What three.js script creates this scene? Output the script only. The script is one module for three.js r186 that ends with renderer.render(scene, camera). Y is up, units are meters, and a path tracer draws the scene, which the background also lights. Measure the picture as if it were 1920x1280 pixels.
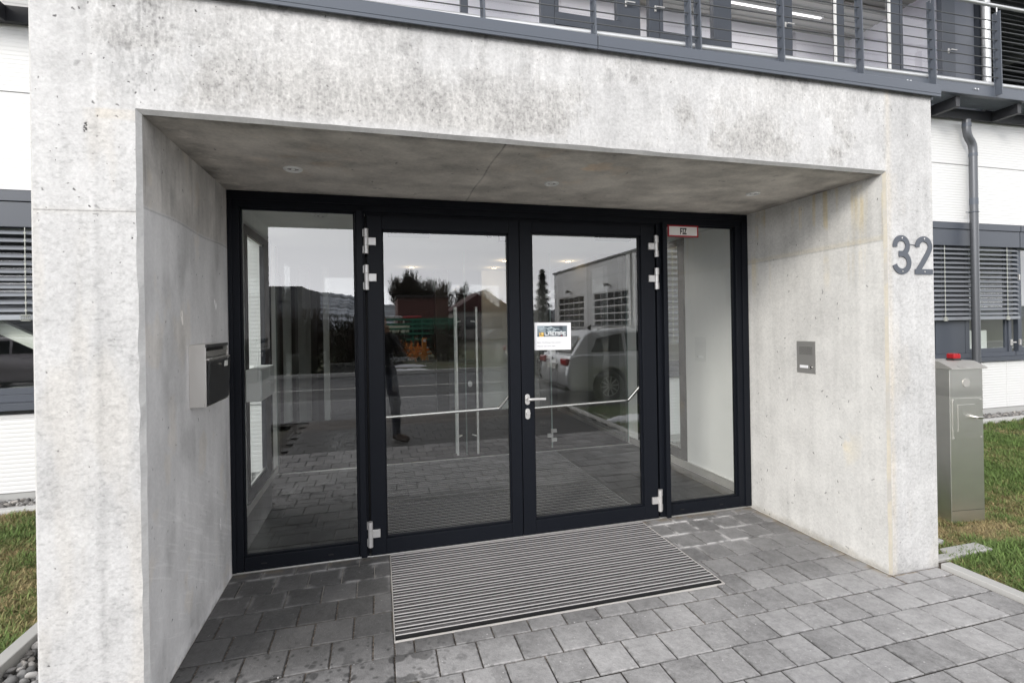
import * as THREE from 'three';
import { mergeGeometries, toCreasedNormals } from 'three/addons/utils/BufferGeometryUtils.js';
import { RoundedBoxGeometry } from 'three/addons/geometries/RoundedBoxGeometry.js';
import { MarchingCubes } from 'three/addons/objects/MarchingCubes.js';
import { RectAreaLightUniformsLib } from 'three/addons/lights/RectAreaLightUniformsLib.js';

// ------------------------------------------------------------------ camera, sky, sun, exposure
const scene = new THREE.Scene();
const camera = new THREE.PerspectiveCamera(69.02, 1024 / 682, 0.02, 4000);
camera.rotation.order = 'YXZ';
camera.position.set(0.9424, 1.6, 2.3789);
camera.rotation.set(0.0013, -0.2622, -0.0162);
camera.setViewOffset(1920, 1280, 0, 34.5, 1920, 1280);

const renderer = new THREE.WebGLRenderer({ antialias: true });
renderer.setSize(1024, 682);
renderer.toneMapping = THREE.LinearToneMapping;
renderer.toneMappingExposure = 1.28;
renderer.shadowMap.enabled = true;
RectAreaLightUniformsLib.init();

const SKY_LEVEL = 1.40;
{
  const W = 512, H = 256, d = new Float32Array(W * H * 4);
  const sx = -0.60, sy = 0.38, sz = 0.60;
  for (let j = 0; j < H; j++) {
    const el = ((j + 0.5) / H - 0.5) * Math.PI, ce = Math.cos(el), se = Math.sin(el);
    for (let i = 0; i < W; i++) {
      const az = ((i + 0.5) / W - 0.5) * 2 * Math.PI, x = ce * Math.cos(az), z = ce * Math.sin(az);
      const c = (x * sx + se * sy + z * sz) / Math.hypot(sx, sy, sz);
      // a closed, thin overcast: bright everywhere, brighter round the veiled sun, slow cloud bands
      const q = 3.1 / (0.35 + Math.max(0, se)), cl = Math.sin(x * q * 1.7 + 1.3) * Math.sin(z * q * 2.1 + 0.4) + 0.5 * Math.sin(x * q * 4.1 - z * q * 3.3);
      let L = SKY_LEVEL * (0.50 + 0.06 * Math.max(0, se) + 1.45 * Math.exp(-Math.max(0, se) / 0.26) + 0.85 * Math.pow(Math.max(0, c), 2.6) + 0.035 * cl * Math.min(1, Math.max(0, se) * 4));
      if (se < 0) L *= Math.max(0.25, 1 + se * 6);
      const k = (j * W + i) * 4;
      d[k] = L * 0.985; d[k + 1] = L * 0.995; d[k + 2] = L * 1.03; d[k + 3] = 1;
    }
  }
  const sky = new THREE.DataTexture(d, W, H, THREE.RGBAFormat, THREE.FloatType);
  sky.mapping = THREE.EquirectangularReflectionMapping;
  sky.magFilter = sky.minFilter = THREE.LinearFilter; sky.needsUpdate = true;
  scene.background = sky; scene.environment = sky;
}
const sun = new THREE.DirectionalLight(0xfff9f0, 1.5);
sun.position.set(2 - 12, 1 + 7.6, -1 + 12); sun.target.position.set(2, 1, -1);
sun.castShadow = true; sun.shadow.radius = 30; sun.shadow.mapSize.set(2048, 2048);
Object.assign(sun.shadow.camera, { left: -40, right: 40, top: 40, bottom: -40, near: 1, far: 120 });
scene.add(sun, sun.target);

// ------------------------------------------------------------------ helpers
function rng(seed) { let a = seed >>> 0; return () => { a = (a + 0x6d2b79f5) | 0; let t = Math.imul(a ^ (a >>> 15), 1 | a); t = (t + Math.imul(t ^ (t >>> 7), 61 | t)) ^ t; return ((t ^ (t >>> 14)) >>> 0) / 4294967296; }; }
const lerp = (a, b, t) => a + (b - a) * t, clamp = (v, a = 0, b = 1) => Math.min(b, Math.max(a, v));
const sstep = (a, b, v) => { const t = clamp((v - a) / (b - a)); return t * t * (3 - 2 * t); };
const PT = new Float32Array(65536); { const r = rng(77); for (let i = 0; i < 65536; i++) PT[i] = r(); }
function vnoise(x, y) {
  const xi = Math.floor(x), yi = Math.floor(y), fx = x - xi, fy = y - yi;
  const u = fx * fx * (3 - 2 * fx), v = fy * fy * (3 - 2 * fy);
  const a = xi & 255, b = (xi + 1) & 255, c = (yi & 255) << 8, e = ((yi + 1) & 255) << 8;
  const p = PT[a | c], q = PT[b | c], r = PT[a | e], s = PT[b | e];
  return p + (q - p) * u + (r - p) * v + (p - q - r + s) * u * v;
}
function fbm(x, y, o) { let s = 0, a = 0.5, n = 0; for (let i = 0; i < o; i++) { s += a * vnoise(x, y); n += a; a *= 0.5; x = x * 2.03 + 17.1; y = y * 2.03 + 5.7; } return s / n; }

const taken = new Map();
function numbered(name) { const n = taken.get(name) ?? 0; taken.set(name, n + 1); return n ? name + '_' + String(n).padStart(3, '0') : name; }
function tag(o, label, category, group) { o.userData.label = label; o.userData.category = category; if (group) o.userData.group = group; return o; }
function thing(name, label, category, pos = [0, 0, 0], turn = 0, group) {
  const o = new THREE.Group(); o.name = numbered(name); o.position.set(...pos); o.rotation.y = turn; scene.add(o);
  return tag(o, label, category, group);
}
function structure(name, geo, mat) { const m = mesh(numbered(name), geo, mat, scene); m.userData.kind = 'structure'; return m; }
function copyOf(root, pos, turn, label, group) {
  const r = root.clone(); r.name = numbered(root.name.replace(/_\d{3}$/, '')); r.position.set(...pos); r.rotation.y = turn; r.userData = { ...root.userData };
  if (label) r.userData.label = label; if (group) r.userData.group = group; scene.add(r); return r;
}
function flat(g) { const n = g.index ? g.toNonIndexed() : g; for (const k of Object.keys(n.attributes)) if (!['position', 'normal', 'uv'].includes(k)) n.deleteAttribute(k); return n; }
function merge(list) { return list.length === 1 ? list[0] : mergeGeometries(list.map(flat)); }
function mesh(name, geo, mat, parent, pos) {
  const m = new THREE.Mesh(Array.isArray(geo) ? merge(geo) : geo, mat); m.name = name; m.castShadow = m.receiveShadow = true;
  if (pos) m.position.set(...pos); parent.add(m); return m;
}
// texture coordinates in metres, by the main direction of each face
function metres(g) {
  g = flat(g); const p = g.attributes.position, n = g.attributes.normal, uv = new Float32Array(p.count * 2);
  for (let i = 0; i < p.count; i++) {
    const ax = Math.abs(n.getX(i)), ay = Math.abs(n.getY(i)), az = Math.abs(n.getZ(i)), x = p.getX(i), y = p.getY(i), z = p.getZ(i);
    if (ay >= ax && ay >= az) { uv[2 * i] = x; uv[2 * i + 1] = z; } else if (ax >= az) { uv[2 * i] = z; uv[2 * i + 1] = y; } else { uv[2 * i] = x; uv[2 * i + 1] = y; }
  }
  g.setAttribute('uv', new THREE.BufferAttribute(uv, 2)); return g;
}
function B(x0, x1, y0, y1, z0, z1, r = 0) {
  const w = Math.abs(x1 - x0), h = Math.abs(y1 - y0), d = Math.abs(z1 - z0);
  const g = r ? new RoundedBoxGeometry(w, h, d, 2, Math.min(r, w / 2.01, h / 2.01, d / 2.01)) : new THREE.BoxGeometry(w, h, d);
  g.translate((x0 + x1) / 2, (y0 + y1) / 2, (z0 + z1) / 2); return metres(g);
}
function quad(a, b, c, d) { // counter-clockwise corners
  const g = new THREE.BufferGeometry(); g.setAttribute('position', new THREE.BufferAttribute(new Float32Array([...a, ...b, ...c, ...a, ...c, ...d]), 3));
  g.setAttribute('uv', new THREE.BufferAttribute(new Float32Array(12), 2)); g.computeVertexNormals(); return metres(g);
}
function sheet(x0, x1, z0, z1, y) { return quad([x0, y, z1], [x1, y, z1], [x1, y, z0], [x0, y, z0]); }
function tube(pts, r, seg = 24, rad = 8, tension) {
  const c = new THREE.CatmullRomCurve3(pts.map((p) => new THREE.Vector3(...p)), false, tension === undefined ? 'centripetal' : 'catmullrom', tension);
  return new THREE.TubeGeometry(c, seg, r, rad, false);
}
function rod(a, b, r, rad = 8) {
  const A = new THREE.Vector3(...a), D = new THREE.Vector3(...b).sub(A), L = D.length();
  const g = new THREE.CylinderGeometry(r, r, L, rad); g.translate(0, L / 2, 0);
  g.applyQuaternion(new THREE.Quaternion().setFromUnitVectors(new THREE.Vector3(0, 1, 0), D.normalize())); g.translate(...a); return g;
}
function cyl(r, h, rad = 24, r2 = r) { return new THREE.CylinderGeometry(r2, r, h, rad); }
function dataTex(w, h, f, srgbless = true) { // f(i, j, out) writes linear r, g, b 0..1
  const d = new Uint8Array(w * h * 4), o = [0, 0, 0];
  for (let j = 0; j < h; j++) for (let i = 0; i < w; i++) { f(i, j, o); const k = (j * w + i) * 4; for (let c = 0; c < 3; c++) { const v = clamp(o[c]); d[k + c] = 255 * (v <= 0.0031308 ? v * 12.92 : 1.055 * Math.pow(v, 1 / 2.4) - 0.055) + 0.5; } d[k + 3] = 255; }
  const t = new THREE.DataTexture(d, w, h, THREE.RGBAFormat); t.colorSpace = THREE.SRGBColorSpace; return finish(t);
}
function greyTex(w, h, f) { const d = new Uint8Array(w * h * 4); for (let j = 0; j < h; j++) for (let i = 0; i < w; i++) { const k = (j * w + i) * 4, v = 255 * clamp(f(i, j)); d[k] = d[k + 1] = d[k + 2] = v; d[k + 3] = 255; } return finish(new THREE.DataTexture(d, w, h, THREE.RGBAFormat)); }
function finish(t) { t.wrapS = t.wrapT = THREE.RepeatWrapping; t.magFilter = THREE.LinearFilter; t.minFilter = THREE.LinearMipmapLinearFilter; t.generateMipmaps = true; t.needsUpdate = true; return t; }
function scaled(t, rx, ry = rx) { const c = t.clone(); c.repeat.set(rx, ry); c.needsUpdate = true; return c; }
const pieces = (name, geos, mat, parent) => geos.map((g) => mesh(name, g, mat, parent));
const std = (rgb, roughness = 0.6, metalness = 0, extra = {}) => { const m = new THREE.MeshStandardMaterial({ roughness, metalness, ...extra }); m.color.setRGB(...rgb); return m; };
const glass = (ior, tint = [1, 1, 1]) => { const m = new THREE.MeshPhysicalMaterial({ transmission: 1, thickness: 0, roughness: 0, ior, side: THREE.DoubleSide }); m.color.setRGB(...tint); return m; };

// ------------------------------------------------------------------ concrete: colour and relief computed together
// shade(x, y, put) in metres; speckles drawn afterwards
function concrete(w, h, mx, my, shade, seed, spots) {
  const R = new Float32Array(w * h * 3), Hh = new Float32Array(w * h), o = { r: 0, g: 0, b: 0, h: 0 }, px = w / mx, py = h / my;
  for (let j = 0; j < h; j++) for (let i = 0; i < w; i++) { shade(i / px, j / py, o); const k = j * w + i; R[3 * k] = o.r; R[3 * k + 1] = o.g; R[3 * k + 2] = o.b; Hh[k] = o.h; }
  const r = rng(seed);
  const dot = (x, y, rx, ry, dark, depth, wob = 0.35) => {
    const i0 = Math.floor((x - rx * 1.5) * px), i1 = Math.ceil((x + rx * 1.5) * px), j0 = Math.floor((y - ry * 1.5) * py), j1 = Math.ceil((y + ry * 1.5) * py), ph = r() * 9;
    for (let j = j0; j <= j1; j++) for (let i = i0; i <= i1; i++) {
      if (i < 0 || j < 0 || i >= w || j >= h) continue;
      const dx = (i / px - x) / rx, dy = (j / py - y) / ry, a = Math.atan2(dy, dx), q = Math.hypot(dx, dy) * (1 + wob * Math.sin(2 * a + ph) + 0.2 * Math.sin(3 * a - ph)), t = 1 - sstep(0.6, 1.15, q);
      if (t <= 0) continue; const k = j * w + i; for (let c = 0; c < 3; c++) R[3 * k + c] *= 1 - t * dark; Hh[k] -= t * depth;
    }
  };
  spots(dot, r);
  const d = new Uint8Array(w * h * 4), b = new Uint8Array(w * h * 4);
  for (let k = 0; k < w * h; k++) {
    for (let c = 0; c < 3; c++) { const v = clamp(R[3 * k + c]); d[4 * k + c] = 255 * (v <= 0.0031308 ? v * 12.92 : 1.055 * Math.pow(v, 1 / 2.4) - 0.055) + 0.5; }
    b[4 * k] = b[4 * k + 1] = b[4 * k + 2] = 255 * clamp(0.7 + Hh[k]); d[4 * k + 3] = b[4 * k + 3] = 255;
  }
  const map = finish(new THREE.DataTexture(d, w, h, THREE.RGBAFormat)); map.colorSpace = THREE.SRGBColorSpace;
  const bumpMap = finish(new THREE.DataTexture(b, w, h, THREE.RGBAFormat));
  for (const t of [map, bumpMap]) t.repeat.set(1 / mx, 1 / my);
  return new THREE.MeshStandardMaterial({ map, bumpMap, bumpScale: 0.004, roughness: 0.86 });
}
function offsetUV(mat, ox, oy) { for (const t of [mat.map, mat.bumpMap]) t.offset.set(-ox * t.repeat.x, -oy * t.repeat.y); return mat; }

const M = {};
// front face of the portal: x -0.45..4.45, y 0..3.1
M.front = offsetUV(concrete(2048, 1296, 4.9, 3.1, (u, y, o) => {
  const x = u - 0.45;
  const fine = fbm(x * 90, y * 90, 3) - 0.5, mid = fbm(x * 9 + 3, y * 9, 4) - 0.5, big = fbm(x * 1.7 + 9, y * 1.7 + 2, 4) - 0.5;
  const grit = vnoise(x * 240, y * 240) - 0.5; let v = 0.52 + fine * 0.15 + grit * 0.07 + mid * 0.13 + big * 0.16, warm = 0.0, hgt = fine * 0.16 + grit * 0.1;
  // horizontal tooling specks in the legs
  const dash = fbm(x * 42, y * 95 + 4, 2); v -= 0.065 * sstep(0.60, 0.84, dash) * (y < 2.5 ? 1 : 0.35); v -= 0.06 * sstep(0.66, 0.80, fbm(x * 75 + 9, y * 110, 2)) * (y < 2.5 ? 1 : 0.4);
  const faint = fbm(x * 26 + 7, y * 1.3, 3) - 0.5; v += faint * 0.09; warm += 0.02 * sstep(0.5, 0.72, fbm(x * 7 + 2, y * 1.6 + 5, 4)) * (y < 2.5 ? 1 : 0); v -= 0.05 * Math.exp(-Math.pow((x + 0.155) / 0.012, 2)) * (y < 2.5 ? 1 : 0) * (0.4 + fbm(2, y * 9, 3));
  if (y > 2.42) {
    // lintel: cloudy laitance stains with lace-like light runs
    const band = sstep(2.50, 2.57, y) * (1 - sstep(2.96, 3.03, y)), zone = sstep(-0.20, -0.155, x) * (1 - sstep(3.98, 4.10, x));
    const st = fbm(x * 2.3 + 31, y * 3.4 + 3, 6) + 0.24 * (fbm(x * 34, y * 13 + 11, 5) - 0.5) + 0.08 * (fbm(x * 60, y * 60, 2) - 0.5), low = 1 - sstep(2.64, 2.90, y) * 0.6;
    const rg = 1 - Math.abs(2 * fbm(x * 50, y * 40 + 11, 3) - 1), rg2 = 1 - Math.abs(2 * fbm(x * 58 + 5, y * 17, 3) - 1), cell = fbm(x * 100 + 3, y * 85, 2);
    const s = sstep(0.41, 0.60, st) * band * zone * low;
    v -= s * (0.165 * (0.6 + 0.4 * (1 - rg * rg * rg)) + 0.05 * sstep(0.5, 0.75, cell)); warm += 0.014 * s;
    v += (0.09 * Math.pow(rg2, 7) + 0.04 * Math.pow(rg, 8)) * band * zone * sstep(0.38, 0.5, st); v -= 0.04 * sstep(0.60, 0.8, cell) * zone * band; v += 0.05 * band * zone * (1 - s) * sstep(0.5, 0.7, fbm(x * 11 + 50, y * 4, 4));
    const drip = sstep(0.60, 0.68, fbm(x * 15 + 3, y * 9 + 70, 3)) * sstep(2.84, 2.9, y) * sstep(0.46, 0.56, st + 0.06); v -= 0.09 * drip;
    // left end: rippled runs
    const rip = Math.exp(-Math.pow((x - 0.02) / 0.13, 2)) * sstep(2.52, 2.6, y); v -= rip * 0.11 * sstep(0.48, 0.66, fbm(x * 85 + 2, y * 38, 3)); hgt -= rip * 0.25 * fbm(x * 85 + 2, y * 38, 3);
    v -= 0.16 * sstep(2.97, 3.02, y) * (0.5 + fbm(x * 30, 1.2, 2));   // uneven darker band just under the capping
  }
  // strip left by the formwork corner
  { const q = Math.exp(-Math.pow((x + 0.157 + 0.004 * Math.sin(y * 30)) / 0.008, 2)) * sstep(2.50, 2.52, y) * (1 - sstep(2.66, 2.72, y)); v += 0.08 * q; hgt += 0.12 * q; }
  { const q = sstep(-0.165, -0.15, x) * (1 - sstep(-0.02, 0, x)) * sstep(2.455, 2.47, y) * (1 - sstep(2.498, 2.512, y)); v -= 0.02 * q; warm += 0.03 * q; }
  // lift joints and the fine vertical joint of the lintel
  const jl = Math.abs(y - 2.085 - 0.006 * Math.sin(x * 3)); if (x < 0.02) { v -= 0.22 * Math.exp(-Math.pow(jl / 0.0032, 2)); warm += 0.012 * Math.exp(-Math.pow(jl / 0.014, 2)); hgt -= 0.3 * Math.exp(-Math.pow(jl / 0.003, 2)); }
  if (x > 3.98) { v -= 0.05 * Math.exp(-Math.pow((y - 2.09) / 0.006, 2)); warm += 0.05 * Math.exp(-Math.pow((x - 4.03) / 0.022, 2)) * (0.4 + fbm(3, y * 7, 3)); }
  if (y > 2.5) v -= 0.13 * Math.exp(-Math.pow((x - 1.962 - 0.002 * Math.sin(y * 40)) / 0.0028, 2)) * sstep(0.35, 0.6, vnoise(3, y * 60));
  const crack = Math.abs(y - (2.99 - 0.022 * (x - 0.3))); if (x > 0.1 && x < 0.75) v -= 0.2 * Math.exp(-Math.pow(crack / 0.002, 2)) * sstep(0.45, 0.7, vnoise(x * 30, 2));
  v -= 0.07 * (1 - sstep(0.0, 0.10, y + (fbm(x * 8, 3, 3) - 0.5) * 0.1));
  o.r = v * (1.0 + warm); o.g = v * 0.992; o.b = v * (0.985 - warm * 1.6); o.h = hgt;
}, 5, (dot, r) => {
  for (let k = 0; k < 700; k++) { const left = k < 80, x = left ? 0.08 + r() * 0.75 : r() * 4.9, y = left ? 1.9 + r() * 1.15 : r() * 3.1; if (!left && y < 1.9 && r() < 0.5) continue; const q = r(), s = 0.0016 + (left ? 0.0036 : 0.0022) * q * q * q; dot(x, y, s, s * (0.8 + r() * 0.7), 0.55 + 0.35 * r(), 0.6, 0.3); }
  for (let k = 0; k < 40; k++) { const x = r() * 4.9, y = r() * 3.1; dot(x, y, 0.006 + 0.008 * r(), 0.005 + 0.006 * r(), 0.12, 0.05, 0.5); }
  for (let k = 0; k < 6; k++) dot(0.258 + 0.004 * Math.sin(k * 2.2), 2.435 - k * 0.006, 0.004, 0.0045, 0.85, 0.7, 0.3); dot(0.232, 2.68, 0.014, 0.010, 0.3, 0.1); dot(0.292, 2.10, 0.009, 0.006, 0.35, 0.2); dot(0.292, 2.07, 0.008, 0.006, 0.35, 0.2);
}), -0.45, 0);

// right jamb: u = z + 1.25 (0..1.27), v = y ; warm pale concrete with rusty runs
M.jambRight = offsetUV(concrete(900, 1536, 1.3, 2.55, (u, y, o) => {
  const z = u - 1.26, fine = fbm(u * 90, y * 90, 3) - 0.5, mid = fbm(u * 7 + 3, y * 7, 4) - 0.5, col = fbm(u * 20, y * 1.4, 3) - 0.5;
  let v = 0.625 + fine * 0.14 + (vnoise(u * 230, y * 230) - 0.5) * 0.06 + mid * 0.13 + col * 0.13, warm = 0.018, hgt = fine * 0.1;
  const j = y - (2.07 + 0.012 * (u / 1.26)); v -= 0.13 * Math.exp(-Math.pow(j / 0.006, 2)); hgt -= 0.25 * Math.exp(-Math.pow(j / 0.005, 2)); warm += 0.05 * sstep(0, 0.01, j) * (1 - sstep(0.02, 0.05, j));
  v -= 0.10 * sstep(0, 0.008, j) * (1 - sstep(0.03, 0.3, j));
  const runs = sstep(0.55, 0.78, fbm(u * 24 + 2, y * 1.1, 3)) * sstep(1.7, 2.2, y); warm += 0.16 * runs * sstep(0.35, 0.6, fbm(u * 5, y * 6, 3)); v -= 0.05 * runs;
  warm += 0.16 * sstep(0.62, 0.75, fbm(u * 6 + 40, y * 5 + 7, 4)) * Math.exp(-Math.pow((y - 0.72) / 0.12, 2) - Math.pow((z + 0.42) / 0.16, 2));
  v -= 0.03 * sstep(0.62, 0.8, fbm(u * 40, y * 85, 2));
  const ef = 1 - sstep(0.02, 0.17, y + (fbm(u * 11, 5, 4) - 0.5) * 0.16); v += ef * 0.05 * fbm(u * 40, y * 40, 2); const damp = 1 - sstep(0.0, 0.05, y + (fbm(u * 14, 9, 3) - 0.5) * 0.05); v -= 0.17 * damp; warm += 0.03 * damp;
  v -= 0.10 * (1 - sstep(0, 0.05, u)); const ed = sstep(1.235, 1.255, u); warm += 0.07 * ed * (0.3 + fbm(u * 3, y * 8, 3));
  o.r = v * (1 + warm * 0.55); o.g = v * (1 - warm * 0.12); o.b = v * (0.985 - warm * 1.5); o.h = hgt;
}, 11, (dot, r) => {
  for (let k = 0; k < 170; k++) { const s = 0.0015 + 0.004 * Math.pow(r(), 3); dot(r() * 1.3, r() * 2.55, s, s * (0.8 + r()), 0.5 + 0.3 * r(), 0.5); }
  for (let k = 0; k < 24; k++) dot(r() * 1.3, r() * 2.0, 0.004 + r() * 0.006, 0.003 + r() * 0.003, 0.5, 0.3, 0.7);
}), -1.26, 0);
M.jambLeft = offsetUV(concrete(900, 1536, 1.3, 2.55, (u, y, o) => {
  const fine = fbm(u * 90 + 5, y * 90, 3) - 0.5, mid = fbm(u * 5 + 13, y * 4, 5) - 0.5, col = fbm(u * 9 + 2, y * 2.2, 4) - 0.5;
  let v = 0.64 + fine * 0.09 + mid * 0.18 + col * 0.20, warm = 0.006, hgt = fine * 0.08;
  const j = y - 2.115 - 0.006 * Math.sin(u * 9); v -= 0.16 * Math.exp(-Math.pow(j / 0.005, 2)); hgt -= 0.3 * Math.exp(-Math.pow(j / 0.005, 2));
  const up = sstep(0, 0.02, j); v -= up * (0.05 + 0.10 * sstep(0.35, 0.7, fbm(u * 9, y * 5 + 3, 5))); v -= 0.08 * sstep(0.55, 0.8, fbm(u * 40, y * 4 + 9, 3)) * up; warm += 0.03 * up;
  const sc = sstep(0.66, 0.74, fbm((u + y * 0.7) * 5 + 3, (y - u * 0.5) * 70, 2)) * (1 - sstep(0.6, 1.1, y)) * sstep(0.05, 0.2, y); v += 0.06 * sc; hgt += 0.1 * sc;
  const ef = 1 - sstep(0.0, 0.12, y + (fbm(u * 9, 2, 4) - 0.5) * 0.12); v += ef * 0.16 * sstep(0.3, 0.6, fbm(u * 20, y * 20, 3)); warm += 0.03 * sstep(0.66, 0.78, fbm(u * 5 + 8, y * 4 + 80, 4)); v -= 0.10 * sstep(0.5, 0.75, fbm(u * 7 + 3, y * 3 + 40, 5)); v += 0.06 * (fbm(u * 30, y * 2.4 + 7, 4) - 0.5);
  o.r = v * (1 + warm); o.g = v * 0.995; o.b = v * (1.005 - warm * 1.5); o.h = hgt;
}, 21, (dot, r) => {
  for (let k = 0; k < 120; k++) { const s = 0.0015 + 0.004 * Math.pow(r(), 3); dot(r() * 1.3, r() * 2.55, s, s * (0.8 + r()), 0.5 + 0.3 * r(), 0.5); }
  for (const [z, y] of [[-0.42, 1.66], [-0.95, 1.74], [-0.98, 0.42]]) { dot(z + 1.26, y, 0.018, 0.026, -0.55, 0.1); dot(z + 1.265, y + 0.01, 0.006, 0.008, 0.4, 0.2); }
}), -1.26, 0);
// soffit: u = x, v = z + 1.26
M.soffit = offsetUV(concrete(2048, 640, 4.1, 1.28, (x, u, o) => {
  const fine = fbm(x * 80 + 5, u * 80, 3) - 0.5, mid = fbm(x * 3 + 13, u * 5, 5) - 0.5, col = fbm(x * 1.2 + 2, u * 2.2, 4) - 0.5;
  const mot = fbm(x * 9 + 70, u * 12, 5) - 0.5; let v = 0.56 + fine * 0.13 + mid * 0.42 + col * 0.18 + mot * 0.26, warm = 0.05, hgt = fine * 0.08;
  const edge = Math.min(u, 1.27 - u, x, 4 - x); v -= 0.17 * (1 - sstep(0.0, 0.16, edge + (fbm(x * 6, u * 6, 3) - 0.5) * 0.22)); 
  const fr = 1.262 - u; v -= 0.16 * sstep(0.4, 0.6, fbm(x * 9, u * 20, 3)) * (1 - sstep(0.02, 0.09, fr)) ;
  const j = x - 1.565 - 0.004 * Math.sin(u * 12); v += 0.05 * Math.exp(-Math.pow(j / 0.05, 2)); v -= 0.22 * Math.exp(-Math.pow(j / 0.005, 2)); hgt -= 0.4 * Math.exp(-Math.pow(j / 0.004, 2));
  const wh = sstep(0.55, 0.7, fbm(x * 20, u * 26, 3)) * Math.exp(-Math.pow((x - 0.06 - (1.26 - u) * 0.05) / 0.05, 2)); v += 0.12 * wh;
  warm += 0.16 * sstep(0.5, 0.7, fbm(x * 6 + 1, u * 7, 4)) * (Math.exp(-Math.pow((x - 2.05) / 0.3, 2) - Math.pow((u - 0.95) / 0.25, 2)) + 0.7 * Math.exp(-Math.pow((x - 0.55) / 0.2, 2) - Math.pow((u - 0.8) / 0.25, 2)));
  v -= 0.05 * sstep(0.60, 0.80, fbm(x * 8 + 60, u * 11, 4));
  o.r = v * (1 + warm); o.g = v * 0.985; o.b = v * (0.93 - warm * 0.8); o.h = hgt;
}, 31, (dot, r) => { for (let k = 0; k < 150; k++) { const s = 0.002 + 0.006 * Math.pow(r(), 3); dot(r() * 4.1, r() * 1.28, s, s * (0.8 + r()), 0.45, 0.4); } for (const [x, u] of [[1.2, 0.2], [0.95, 0.28], [3.1, 0.9], [2.4, 0.3]]) { dot(x, u, 0.022, 0.018, 0.35, 0.1); dot(x, u, 0.015, 0.012, -0.4, 0); } }), 0, -1.26);
M.kerb = std([0.40, 0.395, 0.38], 0.9, 0);
M.ochre = new THREE.MeshStandardMaterial({ map: dataTex(32, 512, (i, j, o) => { const n = fbm(i / 14, j / 26, 4), f = vnoise(i * 0.7, j * 0.7), v = 0.40 + 0.12 * (n - 0.5) + 0.05 * (f - 0.5), w = sstep(0.35, 0.6, n); o[0] = v * (1.03 + 0.04 * w); o[1] = v * 0.99; o[2] = v * (0.92 - 0.09 * w); }), roughness: 0.9 }); M.ochre.map.repeat.set(4, 1 / 2.6);
M.concrete = concrete(512, 512, 1.28, 1.28, (x, y, o) => { const t = (f, a) => vnoise(x * f, y * f + a) - 0.5; const s = t(12.5, 3) * 0.05 + t(50, 9) * 0.05 + t(200, 1) * 0.06; const v = 0.50 + s; o.r = v; o.g = v * 0.99; o.b = v * 0.97; o.h = s; }, 41, (dot, r) => { for (let k = 0; k < 60; k++) { const s = 0.0015 + 0.003 * r(); dot(r() * 1.28, r() * 1.28, s, s, 0.5, 0.4); } });

// ------------------------------------------------------------------ other materials
M.anthracite = new THREE.MeshPhysicalMaterial({ color: new THREE.Color().setRGB(0.0065, 0.008, 0.012), roughness: 0.5, specularIntensity: 0.35 });
M.anthraciteFacade = std([0.055, 0.064, 0.082], 0.45);
M.capping = std([0.085, 0.098, 0.122], 0.42);
M.black = std([0.008, 0.008, 0.009], 0.6);
M.rubber = std([0.015, 0.015, 0.016], 0.8);
M.alu = std([0.78, 0.77, 0.75], 0.38, 0.9);
M.hinge = std([0.62, 0.61, 0.60], 0.42, 0.55);
const brushTex = greyTex(256, 256, (i, j) => 0.42 + 0.18 * (vnoise(i * 0.9, j * 0.02) - 0.5) + 0.1 * (vnoise(i * 0.05, j * 0.03) - 0.5));
M.steel = new THREE.MeshStandardMaterial({ color: new THREE.Color().setRGB(0.68, 0.66, 0.63), metalness: 0.75, roughness: 0.9, roughnessMap: brushTex });
M.steelDull = new THREE.MeshStandardMaterial({ color: new THREE.Color().setRGB(0.50, 0.485, 0.46), metalness: 0.85, roughness: 0.95, roughnessMap: brushTex });
M.polished = std([0.78, 0.76, 0.73], 0.18, 1);
M.barSteel = std([0.92, 0.91, 0.88], 0.35, 0.3);
M.galv = std([0.66, 0.67, 0.68], 0.45, 0.6);
M.plaster = std([0.93, 0.935, 0.92], 0.9);
M.ceiling = std([0.86, 0.87, 0.84], 0.92);
M.white = std([0.8, 0.8, 0.79], 0.5);
M.doorGlass = glass(2.4, [0.97, 0.99, 0.98]);
M.innerGlass = glass(1.72, [0.95, 0.98, 0.97]);
M.upperGlass = glass(1.6, [0.96, 0.97, 1]);
M.windowGlass = glass(2.0, [0.94, 0.98, 0.97]);
M.farGlass = std([0.02, 0.024, 0.03], 0.05);
const ribTex = greyTex(8, 128, (i, j) => 0.5 + 0.5 * Math.pow(Math.abs(Math.sin(Math.PI * (j + 0.5) / 128 * 4)), 0.4));
M.siding = std([0.70, 0.70, 0.695], 0.45, 0, { bumpMap: scaled(ribTex, 1, 1 / 0.1667), bumpScale: 0.007 });
M.sidingPlain = std([0.62, 0.62, 0.61], 0.5);

// ------------------------------------------------------------------ ground
const groundTex = dataTex(512, 512, (i, j, o) => { const n = fbm(i / 16, j / 16, 5), f = vnoise(i * 0.9, j * 0.9); const v = 0.6 + 0.7 * n; o[0] = 0.075 * v + f * 0.02; o[1] = 0.072 * v + f * 0.018; o[2] = 0.055 * v + f * 0.012; });
structure('ground', sheet(-900, 900, -900, 900, -0.09), new THREE.MeshStandardMaterial({ map: scaled(groundTex, 0.4), roughness: 1 }));
const asphaltTex = dataTex(512, 512, (i, j, o) => { const v = 0.075 + 0.04 * (fbm(i / 60, j / 60, 4) - 0.5) + 0.06 * (vnoise(i * 0.8, j * 0.8) - 0.5); o[0] = v; o[1] = v; o[2] = v * 1.03; });
structure('road', sheet(-120, 120, 6.55, 12.3, -0.04), new THREE.MeshStandardMaterial({ map: scaled(asphaltTex, 0.35), roughness: 0.75 }));
structure('road_marking', sheet(-120, 120, 8.82, 8.94, -0.036), std([0.62, 0.62, 0.6], 0.7));
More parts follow.
